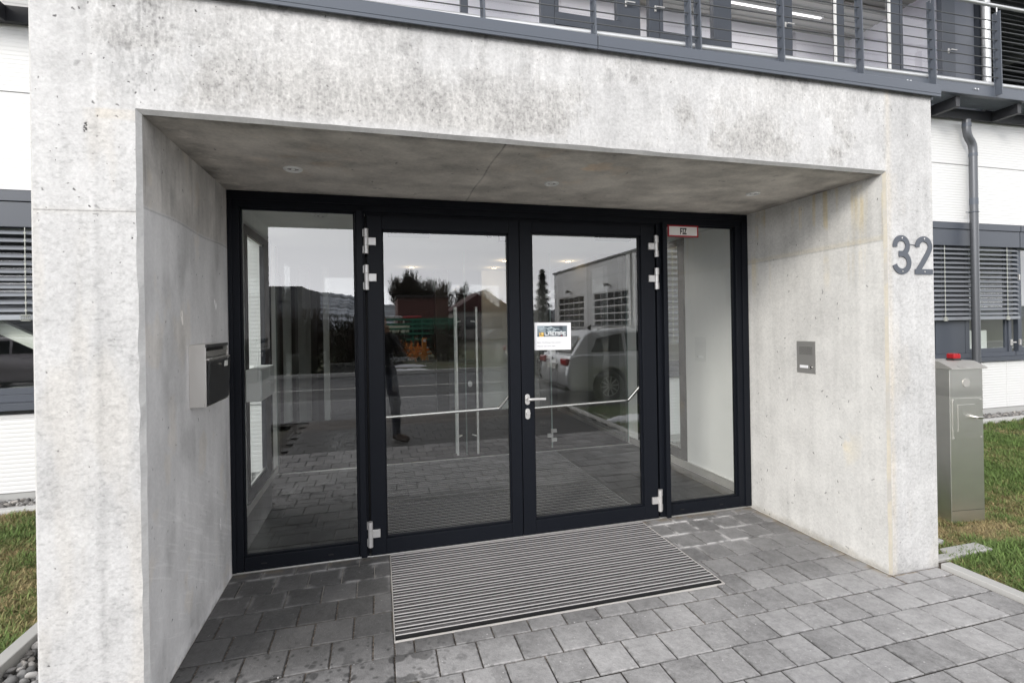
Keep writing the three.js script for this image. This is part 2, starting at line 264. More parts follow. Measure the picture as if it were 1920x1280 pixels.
structure('road_kerb', merge([B(-120, 120, -0.08, 0.0, 6.42, 6.55, 0.01), B(-120, 120, -0.08, 0.07, 12.3, 12.43, 0.01)]), M.concrete);
const soilTex = dataTex(512, 512, (i, j, o) => { const n = fbm(i / 30, j / 30, 5), f = vnoise(i * 0.7, j * 0.7), m = sstep(0.42, 0.6, n); o[0] = lerp(0.085, 0.055, m) * (0.6 + 0.8 * f); o[1] = lerp(0.064, 0.085, m) * (0.6 + 0.8 * f); o[2] = lerp(0.038, 0.026, m) * (0.6 + 0.8 * f); });
const soil = new THREE.MeshStandardMaterial({ map: scaled(soilTex, 0.5), roughness: 1, bumpMap: scaled(groundTex, 1.5), bumpScale: 0.03 });
structure('lawn_soil', sheet(4.55, 40, -3.03, 4.0, -0.035), soil);
structure('lawn_soil', sheet(-40, -0.875, -3.03, 4.0, -0.035), soil);
structure('verge', sheet(-120, 120, 12.43, 26, -0.02), soil);

// paving in front of and inside the portal, one paver of 20 x 20 cm after the other in running bond
const PX0 = -0.45, PX1 = 4.5, PZ0 = -1.25, PZ1 = 1.95;
const paveRand = (i, k) => PT[((i * 37 + 911) & 255) | (((k * 91 + 1307) & 255) << 8)];
const rowOf = (z) => Math.floor((z + 0.1) / 0.2), jointOf = (i) => ((i & 1) ? 0.09 : -0.01);
{
  const w = 2048, h = 1320, sx = (PX1 - PX0) / w, sz = (PZ1 - PZ0) / h;
  const spk = new Float32Array(w * h), r = rng(93);
  for (let n = 0; n < 2600; n++) { const x = r() * w, y = r() * h, q = 0.5 + 1.2 * r() * r(); for (let j = Math.floor(y - 2); j <= y + 2; j++) for (let i = Math.floor(x - 2); i <= x + 2; i++) if (i >= 0 && j >= 0 && i < w && j < h) { const t = 1 - sstep(q * 0.6, q * 1.2, Math.hypot(i - x, j - y)); spk[j * w + i] = Math.max(spk[j * w + i], t); } }
  const halo = new Float32Array(w * h); for (let n = 0; n < 900; n++) { const x = r() * w * 0.45, y = (0.28 + 0.36 * r()) * h, q = 3 + 7 * r() * r(); for (let j = Math.floor(y - q * 1.3); j <= y + q * 1.3; j++) for (let i = Math.floor(x - q * 1.3); i <= x + q * 1.3; i++) if (i >= 0 && j >= 0 && i < w && j < h) halo[j * w + i] = Math.max(halo[j * w + i], 1 - sstep(q * 0.35, q * 1.2, Math.hypot(i - x, j - y))); }
  const hgt = new Float32Array(w * h);
  const map = dataTex(w, h, (i, j, o) => {
    const x = PX0 + (i + 0.5) * sx, z = PZ0 + (j + 0.5) * sz, row = rowOf(z), k = Math.floor((x - jointOf(row)) / 0.2), t1 = paveRand(row, k), t2 = paveRand(row + 50, k + 31);
    const fine = vnoise(i * 0.8, j * 0.8) - 0.5, gr = fbm(x * 60, z * 60, 3) - 0.5, bl = fbm(x * 5 + t1 * 40, z * 5 + t2 * 30, 4) - 0.5;
    const bz = z + 0.10 * (fbm(x * 4, z * 4, 3) - 0.5);
    const sm = fbm(x * 22 + t1 * 50, z * 22, 4) - 0.5; let v = 0.295 + 0.095 * (t1 - 0.5) + gr * 0.10 + fine * 0.08 + bl * 0.15 + sm * 0.09;
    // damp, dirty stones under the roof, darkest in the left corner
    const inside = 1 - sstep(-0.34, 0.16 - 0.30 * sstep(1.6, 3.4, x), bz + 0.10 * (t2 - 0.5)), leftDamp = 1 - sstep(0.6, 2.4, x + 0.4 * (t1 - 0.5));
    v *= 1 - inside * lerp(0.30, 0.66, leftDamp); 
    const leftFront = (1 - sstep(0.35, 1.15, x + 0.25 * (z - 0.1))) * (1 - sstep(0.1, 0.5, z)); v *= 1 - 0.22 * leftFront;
    const blot = sstep(0.60, 0.70, fbm(x * 13 + 3, z * 13, 3)) * sstep(-0.25, -0.05, z) * (1 - sstep(0.35, 0.75, z)) * (1 - sstep(1.0, 1.7, x)); v *= 1 - 0.55 * blot; const wet = sstep(-0.42, -0.2, z) * (1 - sstep(0.3, 0.7, z)) * (1 - sstep(0.9, 1.6, x)); if (wet > 0) v *= 1 - 0.55 * wet * halo[j * w + i];
    // distance to the stone's edge
    const ex = (((x - jointOf(row)) % 0.2) + 0.2) % 0.2, ez = (((z + 0.1) % 0.2) + 0.2) % 0.2, e = Math.min(ex, 0.2 - ex, ez, 0.2 - ez);
    v *= 1 - 0.42 * (1 - sstep(0.0, 0.011, e + 0.012 * gr + 0.01 * (fbm(x * 30, z * 30 + 9, 3) - 0.5)));
    let warm = 0.01;
    // lime bloom along the joints, right corner at the door, some on the left
    const bloom = (sstep(2.85, 3.05, x) * (1 - sstep(3.5, 3.9, x)) * (1 - sstep(-0.75, -0.55, z)) + 0.35 * (1 - sstep(1.0, 1.3, x)) * (1 - sstep(-0.9, -0.6, z))) * (1 - sstep(0.004, 0.03, e)) * sstep(0.35, 0.6, fbm(x * 12, z * 12, 3));
    v = lerp(v, 0.50, bloom * 0.9);
    // sandy deposit at the foot of the jambs and threshold
    const foot = Math.max(1 - sstep(0.0, 0.09, 4.0 - x + 0.06 * (bl)), 0.8 * (1 - sstep(-1.19, -1.12, z))) * (z < 0.02 && x > 0 ? 1 : 0) * sstep(0.35, 0.65, fbm(x * 18, z * 18, 3)); v = lerp(v, 0.15, 0.7 * foot); warm += 0.18 * foot;
    const s = spk[j * w + i] * (inside > 0.6 ? 0.35 : 1); v = lerp(v, 0.62, s);
    o[0] = v * (1 + warm); o[1] = v * 0.99; o[2] = v * (1.0 - warm * 1.4); hgt[j * w + i] = 0.5 + gr * 0.5 + fine * 0.25 + s * 0.5;
  });
  const bumpMap = greyTex(w, h, (i, j) => hgt[j * w + i]);
  for (const t of [map, bumpMap]) { t.repeat.set(1 / (PX1 - PX0), 1 / (PZ1 - PZ0)); t.offset.set(-PX0 / (PX1 - PX0), -PZ0 / (PZ1 - PZ0)); }
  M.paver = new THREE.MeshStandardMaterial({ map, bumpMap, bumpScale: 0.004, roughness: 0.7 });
  const bed = dataTex(512, 512, (i, j, o) => { const x = PX0 + i / 512 * (PX1 - PX0), z = PZ0 + j / 512 * (PZ1 - PZ0), n = vnoise(i * 0.9, j * 0.9); const white = sstep(2.8, 3.0, x) * (1 - sstep(3.8, 4.0, x)) * (1 - sstep(-0.8, -0.5, z)) + 0.5 * (1 - sstep(1.0, 1.3, x)) * (1 - sstep(-0.9, -0.6, z)); const b = (0.04 + 0.22 * n * n * n) * (z < 0.15 ? 1 : 0.3); o[0] = lerp(b * 1.22, 0.45, white * 0.8); o[1] = lerp(b, 0.44, white * 0.8); o[2] = lerp(b * 0.82, 0.42, white * 0.8); });
  bed.repeat.copy(map.repeat); bed.offset.copy(map.offset);
  M.bed = new THREE.MeshStandardMaterial({ map: bed, roughness: 1 });
}
function paverGeo(x0, x1, z0, z1, y, tilt) {
  const c = 0.0045, g0 = 0.0032, X0 = x0 + g0, X1 = x1 - g0, Z0 = z0 + g0, Z1 = z1 - g0, P = [];
  const t = (x, z) => y + tilt[0] * (x - (x0 + x1) / 2) + tilt[1] * (z - (z0 + z1) / 2);
  const T = [[X0 + c, Z1 - c], [X1 - c, Z1 - c], [X1 - c, Z0 + c], [X0 + c, Z0 + c]].map(([x, z]) => [x, t(x, z), z]);
  const E = [[X0, Z1], [X1, Z1], [X1, Z0], [X0, Z0]].map(([x, z]) => [x, t(x, z) - c * 0.8, z]), L = E.map(([x, , z]) => [x, -0.07, z]);
  const q = (a, b, d, e) => P.push(...a, ...b, ...d, ...a, ...d, ...e);
  q(...T); for (let k = 0; k < 4; k++) { const n = (k + 1) % 4; q(E[k], E[n], T[n], T[k]); q(L[k], L[n], E[n], E[k]); }
  const g = new THREE.BufferGeometry(), uv = new Float32Array(P.length / 3 * 2); for (let i = 0; i < P.length / 3; i++) { uv[2 * i] = P[3 * i]; uv[2 * i + 1] = P[3 * i + 2]; }
  g.setAttribute('position', new THREE.BufferAttribute(new Float32Array(P), 3)); g.setAttribute('uv', new THREE.BufferAttribute(uv, 2)); g.computeVertexNormals(); return g;
}
const MAT = { x0: 0.994, x1: 2.952, z0: -1.19, z1: -0.208 };
{
  const paving = new THREE.Group(); paving.name = 'paving'; paving.userData.kind = 'structure'; scene.add(paving);
  mesh('joint_sand', [sheet(PX0, MAT.x0, PZ0, PZ1, -0.0065), sheet(MAT.x1, PX1, PZ0, PZ1, -0.0065), sheet(MAT.x0, MAT.x1, MAT.z1, PZ1, -0.0065)], M.bed, paving);
  mesh('mat_pit', sheet(MAT.x0, MAT.x1, MAT.z0, MAT.z1, -0.035), M.black, paving);
  const far = [], r = rng(12);
  for (let row = -6; row <= 9; row++) {
    const z0 = row * 0.2 - 0.1, z1 = z0 + 0.2;
    for (let k = -4; k < 24; k++) {
      let x0 = jointOf(row) + 0.2 * k, x1 = x0 + 0.2, a = z0, b = z1;
      const inPortal = z1 < 0.02 || row === 0 && false;
      const lo = z1 <= 0.101 && row < 0 ? 0.0 : -0.36, hi = row < 0 ? 4.0 : 4.375;
      x0 = Math.max(x0, lo); x1 = Math.min(x1, hi); if (row === -6) a = -1.2;
      if (x1 - x0 < 0.025) continue;
      const pieces = [];
      if (b > MAT.z0 && a < MAT.z1 && x1 > MAT.x0 && x0 < MAT.x1) { // cut round the mat
        if (x0 < MAT.x0 - 0.02) pieces.push([x0, MAT.x0, a, b]); if (x1 > MAT.x1 + 0.02) pieces.push([MAT.x1, x1, a, b]);
        if (b > MAT.z1 + 0.02) pieces.push([Math.max(x0, MAT.x0), Math.min(x1, MAT.x1), MAT.z1, b]);
      } else if (row === 0) { // round the feet of the portal
        if (x0 < 0 || x1 > 4.0) { if (x1 > 4.0 && x0 < 4.0) pieces.push([x0, 4.0, a, b]); pieces.push([x0 < 0 ? x0 : Math.max(4.0, x0), x0 < 0 ? Math.min(0, x1) : x1, 0.004, b]); if (x0 < 0 && x1 > 0) pieces.push([0, x1, a, b]); } else pieces.push([x0, x1, a, b]);
      } else pieces.push([x0, x1, a, b]);
      for (const [p0, p1, q0, q1] of pieces) {
        if (p1 - p0 < 0.02 || q1 - q0 < 0.02) continue;
        const g = paverGeo(p0, p1, q0, q1, (r() - 0.5) * 0.004, [(r() - 0.5) * 0.018, (r() - 0.5) * 0.018]);
        const seen = row < -1 ? true : (p1 > -0.25 && q0 < 0.26 + (p0 - 1.4) * 0.31);
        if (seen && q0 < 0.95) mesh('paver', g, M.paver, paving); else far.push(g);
      }
    }
  }
  mesh('paver', far, M.paver, paving).userData.kind = 'stuff';
  // the plaza beyond, up to the road (seen only in the glass)
  const lists = [[], [], []], cols = [[0.055, 0.053, 0.052], [0.085, 0.07, 0.058], [0.13, 0.13, 0.135]];
  for (let row = 10; row < 33; row++) for (let k = -40; k < 60; k++) {
    const z = row * 0.2 - 0.1, x = jointOf(row) + 0.2 * k, n = z < 3.2 ? 0 : z < 4 ? 1 : 2; if (z < 4 && (x > 4.2 || x < -0.4)) continue;
    lists[n].push(B(x + 0.003, x + 0.197, -0.05, (r() - 0.5) * 0.004, z + 0.003, z + 0.197));
  }
  lists.forEach((l, n) => { const m = mesh('paver', l, std(cols[n], 0.6, 0, { bumpMap: scaled(groundTex, 3), bumpScale: 0.004 }), paving); m.userData.kind = 'stuff'; });
  mesh('joint_sand', [sheet(-8, 12, 4.0, 6.42, -0.02), sheet(-0.45, 4.4, 1.95, 4.0, -0.02)], std([0.05, 0.045, 0.04], 1), paving);
}
// kerbs of pale concrete
structure('kerb', merge([0, 1, 2, 3].map((k) => B(4.383, 4.462, -0.12, 0.028, 0.02 + k * 1.0, 1.012 + k * 1.0, 0.006))), M.kerb);
structure('kerb', merge([-3, -2, -1, 0, 1, 2].map((k) => B(-0.872, -0.80, -0.12, 0.03, k * 1.0, k + 0.994, 0.006))), M.kerb);
structure('kerb', merge([B(4.62, 4.96, -0.12, 0.018, -0.15, -0.045, 0.006), B(4.55, 4.80, -0.12, 0.014, -0.33, -0.24, 0.006), B(4.45, 4.62, -0.12, 0.012, -0.10, -0.04, 0.006)]), M.kerb);
structure('drain_bed', sheet(4.41, 4.9, -0.33, -0.03, -0.03), std([0.03, 0.03, 0.03], 0.9));
structure('kerb', merge([B(-30, -0.40, -0.12, 0.02, -3.13, -3.05, 0.006), B(4.43, 40, -0.12, 0.02, -3.13, -3.05, 0.006)]), M.concrete);

// gravel strips: one heap of pebbles each
{
  const base = new THREE.IcosahedronGeometry(0.5, 1), p = base.attributes.position, r = rng(8);
  for (let i = 0; i < p.count; i++) { const v = new THREE.Vector3().fromBufferAttribute(p, i), s = 1 + 0.25 * (vnoise(v.x * 3 + 8, v.y * 3 + v.z * 4) - 0.5); p.setXYZ(i, v.x * s, v.y * s * 0.7, v.z * s); }
  const smooth = toCreasedNormals(base, 1.2);
  const strip = (name, label, n, f) => {
    const m = new THREE.InstancedMesh(smooth, std([1, 1, 1], 0.8), n), o = new THREE.Object3D(), c = new THREE.Color();
    for (let i = 0; i < n; i++) { const [x, z] = f(r), s = 0.025 + 0.045 * r() * r(); o.position.set(x, -0.035 + 0.035 * r(), z); o.rotation.set(r() * 6, r() * 6, r() * 6); o.scale.set(s, s * (0.7 + r() * 0.4), s * (0.8 + 0.7 * r())); o.updateMatrix(); m.setMatrixAt(i, o.matrix); const v = 0.10 + 0.32 * r() * r(), w = r() * 0.08; m.setColorAt(i, c.setRGB(v * (1 + w), v, v * (1 - w))); }
    m.name = numbered(name); m.userData.kind = 'stuff'; tag(m, label, 'gravel'); m.castShadow = m.receiveShadow = true; scene.add(m);
  };
  strip('gravel', 'strip of grey pebbles along the white facade right of the portal', 5200, (r) => [4.5 + r() * 9, -3.43 + 0.3 * r()]);
  strip('gravel', 'strip of grey pebbles along the white facade left of the portal', 2600, (r) => [-4.5 + r() * 4.05, -3.43 + 0.3 * r()]);
  strip('gravel', 'dark pebbles between the left kerb and the concrete leg', 2200, (r) => [-0.79 + 0.39 * r(), -3 + 3.6 * r()]);
  structure('gravel_bed', merge([sheet(-0.80, -0.38, -3.05, 1.9, -0.05), sheet(-30, -0.38, -3.45, -3.13, -0.05), sheet(4.41, 40, -3.45, -3.13, -0.05)]), std([0.06, 0.058, 0.055], 1));
}
// winter grass
{
  const r = rng(55), P = [];
  for (let k = 0; k < 9; k++) {
    const a = r() * 6.28, b = a + 1.57, d = 0.02 * r(), h = 0.028 + 0.045 * r(), w = 0.0016 + 0.001 * r(), lean = 0.02 + 0.045 * r(), x = d * Math.cos(a * 3), z = d * Math.sin(a * 3);
    const L = [x - w * Math.cos(b), 0, z - w * Math.sin(b)], R = [x + w * Math.cos(b), 0, z + w * Math.sin(b)], ml = [L[0] + lean * 0.4 * Math.cos(a), h * 0.65, L[2] + lean * 0.4 * Math.sin(a)], mr = [R[0] + lean * 0.4 * Math.cos(a), h * 0.65, R[2] + lean * 0.4 * Math.sin(a)], t = [x + lean * Math.cos(a), h, z + lean * Math.sin(a)];
    P.push(...L, ...R, ...mr, ...L, ...mr, ...ml, ...ml, ...mr, ...t);
  }
  const g = new THREE.BufferGeometry(); g.setAttribute('position', new THREE.BufferAttribute(new Float32Array(P), 3)); g.computeVertexNormals();
  const mat = std([1, 1, 1], 0.8, 0, { side: THREE.DoubleSide });
  const lawn = (label, n, f) => {
    const m = new THREE.InstancedMesh(g, mat, n), o = new THREE.Object3D(), c = new THREE.Color(); let made = 0;
    while (made < n) {
      const [x, z] = f(r), patch = fbm(x * 1.6 + 40, z * 1.6 + 40, 4), bare = x > 4.4 && x < 7 && z > -1.0 && z < -0.1 ? 1 : 0;
      const near = bare * Math.exp(-Math.pow((x - 5.3) / 0.8, 2) - Math.pow((z + 0.4) / 0.35, 2));
      if (r() < near * 0.55) { if (r() < 0.4) continue; }
      const dry = sstep(0.46, 0.72, 0.55 * patch + 0.45 * fbm(x * 9 + 11, z * 9 + 70, 3) + 0.30 * near + (x < 0 ? 0.13 : -0.03) + (r() - 0.5) * 0.34), s = (0.7 + 0.7 * r()) * (1 - 0.35 * near);
      o.position.set(x, -0.036, z); o.rotation.set(0, r() * 6.28, 0); o.scale.set(s * 1.2, s * (1 - 0.35 * dry), s * 1.2); o.updateMatrix(); m.setMatrixAt(made, o.matrix);
      const v = 0.7 + 0.6 * r(); c.setRGB(lerp(0.105, 0.30, dry) * v, lerp(0.165, 0.235, dry) * v, lerp(0.04, 0.115, dry) * v); m.setColorAt(made, c); made++;
    }
    m.name = numbered('grass'); m.userData.kind = 'stuff'; tag(m, label, 'grass'); m.castShadow = m.receiveShadow = true; scene.add(m);
  };
  lawn('lawn of short green winter grass around the steel pedestal, right of the portal', 90000, (r) => { const u = r(); return u < 0.75 ? [4.52 + 4.5 * r(), -3.03 + 4.2 * r()] : [4.52 + 9 * r(), -3.03 + 6.9 * r()]; });
  lawn('strip of brownish lawn left of the concrete portal', 34000, (r) => [-0.88 - 2.6 * r() * (0.3 + 0.7 * r()), -3.03 + 4 * r()]);
}
//SECTION2
// ------------------------------------------------------------------ the concrete portal and its vestibule
const H = 2.4976, W = 4.0, XL = -0.381, XR = 4.4065, HT = 3.022, ZF = -1.204, ZB = -3.45;
{
  const portal = thing('entrance_portal', 'pale exposed concrete entrance portal framing the recessed glass doors', 'portal');
  const c = 0.017, N = 90, wob = (t, s) => 0.010 * (fbm(t * 26 + s * 7.7, s * 3.1, 3) - 0.5) * Math.min(1, 8 * t, 8 * (1 - t));
  const strip = (a, b) => { const P = []; for (let i = 0; i < a.length - 1; i++) P.push(...a[i], ...b[i], ...b[i + 1], ...a[i], ...b[i + 1], ...a[i + 1]); const g = new THREE.BufferGeometry(); g.setAttribute('position', new THREE.BufferAttribute(new Float32Array(P), 3)); g.setAttribute('uv', new THREE.BufferAttribute(new Float32Array(P.length / 3 * 2), 2)); g.computeVertexNormals(); return metres(g); };
  const col = (f) => Array.from({ length: N + 1 }, (_, i) => f(i / N));
  const eL = (t) => c + wob(t, 1), eR = (t) => c * 0.8 + wob(t, 2) * 0.7, eT = (t) => c + wob(t, 3), dL = (t) => c + wob(t, 4), dR = (t) => c * 0.9 + wob(t, 5), dT = (t) => c * 1.1 + wob(t, 6);
  const yv = (t) => lerp(-0.08, H + c, t), xv = (t) => lerp(-c, W + c * 0.8, t), oc = 0.011;
  mesh('front_face', [
    strip(col((t) => [XL + oc, yv(t), 0]), col((t) => [-eL(t), yv(t), 0])),
    strip(col((t) => [W + eR(t), yv(t), 0]), col((t) => [XR - oc, yv(t), 0])),
    strip(col((t) => [xv(t), HT, 0]), col((t) => [xv(t), H + eT(t), 0])),
    quad([XL + oc, H + c, 0], [-c, H + c, 0], [-c, HT, 0], [XL + oc, HT, 0]), quad([W + c * 0.8, H + c, 0], [XR - oc, H + c, 0], [XR - oc, HT, 0], [W + c * 0.8, HT, 0]),
  ], M.front, portal);
  mesh('chamfer', strip(col((t) => [-eL(t), yv(t), 0]), col((t) => [0, Math.min(yv(t), H), -dL(t)])), M.concrete, portal);
  mesh('chamfer', strip(col((t) => [W, Math.min(yv(t), H), -dR(t)]), col((t) => [W + eR(t), yv(t), 0])), M.ochre, portal);
  mesh('chamfer', strip(col((t) => [xv(t), H + eT(t), 0]), col((t) => [clamp(xv(t), 0, W), H, -dT(t)])), M.concrete, portal);
  pieces('chamfer', [quad([XL, -0.08, -oc], [XL + oc, -0.08, 0], [XL + oc, HT, 0], [XL, HT, -oc]), quad([XR - oc, -0.08, 0], [XR, -0.08, -oc], [XR, HT, -oc], [XR - oc, HT, 0])], M.concrete, portal);
  mesh('jamb', strip(col((t) => [0, yv(t) > H ? H : yv(t), -dL(t)]), col((t) => [0, yv(t) > H ? H : yv(t), -1.285])), M.jambLeft, portal);
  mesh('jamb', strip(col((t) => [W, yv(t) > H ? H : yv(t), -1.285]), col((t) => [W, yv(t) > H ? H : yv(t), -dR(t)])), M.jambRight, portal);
  const xs = (t) => lerp(0, W, t);
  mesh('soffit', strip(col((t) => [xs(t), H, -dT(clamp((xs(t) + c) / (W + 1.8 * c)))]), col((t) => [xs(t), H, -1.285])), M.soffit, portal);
  // the solid behind the faces
  mesh('leg', [B(XL, -0.024, -0.1, 3.0, -1.285, -oc), B(-0.024, -0.003, -0.1, H, -1.285, -0.04)], M.concrete, portal);
  mesh('leg', [B(W + 0.024, XR, -0.1, 3.0, -1.285, -oc), B(W + 0.003, W + 0.024, -0.1, H, -1.285, -0.04)], M.concrete, portal);
  mesh('roof', [B(-0.024, W + 0.024, 2.53, 3.0, -1.285, -0.012), B(XL, XR, 2.53, 3.0, ZB, -1.285)], M.concrete, portal);
  // vestibule side walls, each with one tall window opening
  const wz0 = -3.385, wz1 = -2.325;
  const wall = (xo, xm, xi) => {
    for (const [a, b, mat] of [[xo, xm, M.concrete], [xm, xi, M.plaster]]) pieces('side_wall', [B(a, b, -0.1, 2.53, wz1, -1.285), B(a, b, -0.1, 2.53, ZB - 0.2, wz0), B(a, b, -0.1, 0.03, wz0, wz1), B(a, b, 2.5, 2.53, wz0, wz1)], mat, portal);
  };
  wall(-0.212, -0.19, -0.17); wall(4.192, 4.17, 4.15);
  mesh('ceiling', [B(-0.19, 4.17, 2.505, 2.529, -3.66, -1.285)], M.ceiling, portal);
  pieces('skirting', [B(-0.17, -0.158, 0.002, 0.075, -3.6, -1.29), B(4.138, 4.15, 0.002, 0.075, -3.6, -1.29)], std([0.34, 0.33, 0.31], 0.6), portal);
  pieces('skirting_edge', [B(-0.17, -0.155, 0.075, 0.082, -3.6, -1.29), B(4.135, 4.15, 0.075, 0.082, -3.6, -1.29)], M.alu, portal);
  // side windows
  for (const [x0, x1, xg, ze] of [[-0.205, -0.162, -0.185, -2.43], [4.142, 4.185, 4.165, -2.445]]) {
    const a = 0.085, f = mesh('window', [B(x0, x1, 0.033, 0.033 + 0.15, wz0 + 0.002, wz1 - 0.002, 0.003), B(x0, x1, 2.43, 2.498, wz0 + 0.002, wz1 - 0.002, 0.003), B(x0, x1, 0.183, 2.43, ze, wz1 - 0.002, 0.003), B(x0, x1, 0.183, 2.43, wz0 + 0.002, -3.07, 0.003)], M.anthracite, portal);
    mesh('pane', quad([xg, 0.183, ze + 0.005], [xg, 0.183, -3.075], [xg, 2.43, -3.075], [xg, 2.43, ze + 0.005]), M.windowGlass, f);
    pieces('glazing_bead', [B(xg - 0.008, xg + 0.008, 0.183, 0.20, -3.07, ze - 0.001), B(xg - 0.008, xg + 0.008, 2.412, 2.43, -3.07, ze - 0.001)], M.alu, f);
  }
  // metal capping of the roof edge, in lengths
  const cap = (x0, x1) => [B(x0, x1, 3.024, 3.082, -0.015, 0.032, 0.003), B(x0, x1, 3.072, 3.084, -0.40, -0.012, 0.002), B(x0, x1, 3.008, 3.027, 0.022, 0.030, 0.002)];
  for (const [a, b] of [[-0.40, -0.02], [-0.016, 2.055], [2.059, 4.445]]) mesh('capping', cap(a, b), M.capping, portal);
  pieces('capping', [B(4.412, 4.447, 3.006, 3.080, -3.4, -0.02, 0.003), B(-0.402, -0.385, 3.006, 3.08, -3.4, -0.02, 0.003)], M.capping, portal);
  // interior floor
  const tiles = new THREE.Group(); tiles.name = 'vestibule_floor'; tiles.userData.kind = 'structure'; scene.add(tiles);
  mesh('grout', sheet(-0.17, 4.15, -3.5, -1.27, -0.008), std([0.10, 0.10, 0.10], 0.9), tiles);
  const r = rng(3), vt = [0, 1, 2, 3].map((n) => { const t = dataTex(256, 128, (i, j, o) => { const v = 0.055 + 0.010 * (n - 1.5) + 0.06 * (fbm(i / 40 + n * 31, j / 40, 5) - 0.5) + 0.02 * (vnoise(i * 0.9, j * 0.9) - 0.5); o[0] = v; o[1] = v * 1.01; o[2] = v * 1.0; }); t.repeat.set(1 / 0.6, 1 / 0.3); return new THREE.MeshStandardMaterial({ map: t, roughness: 0.35 }); });
  for (let row = 0; row < 8; row++) for (let k = -1; k < 8; k++) {
    const z1 = -1.275 - row * 0.3, z0 = Math.max(-3.5, z1 - 0.3), x0 = -0.17 + k * 0.6 + (row % 2) * 0.3, x1 = x0 + 0.6;
    for (const [a, b] of [[-0.158, 0.975], [3.055, 4.138]]) { const p = Math.max(x0, a), q = Math.min(x1, b); if (q - p > 0.03) mesh('floor_tile', B(p + 0.0015, q - 0.0015, -0.03, 0, z0 + 0.0015, z1 - 0.0015, 0.0015), vt[Math.floor(r() * 4)], tiles); }
  }
  mesh('threshold', B(-0.158, 4.138, -0.03, 0.006, -3.522, -3.502, 0.002), M.alu, tiles);
}

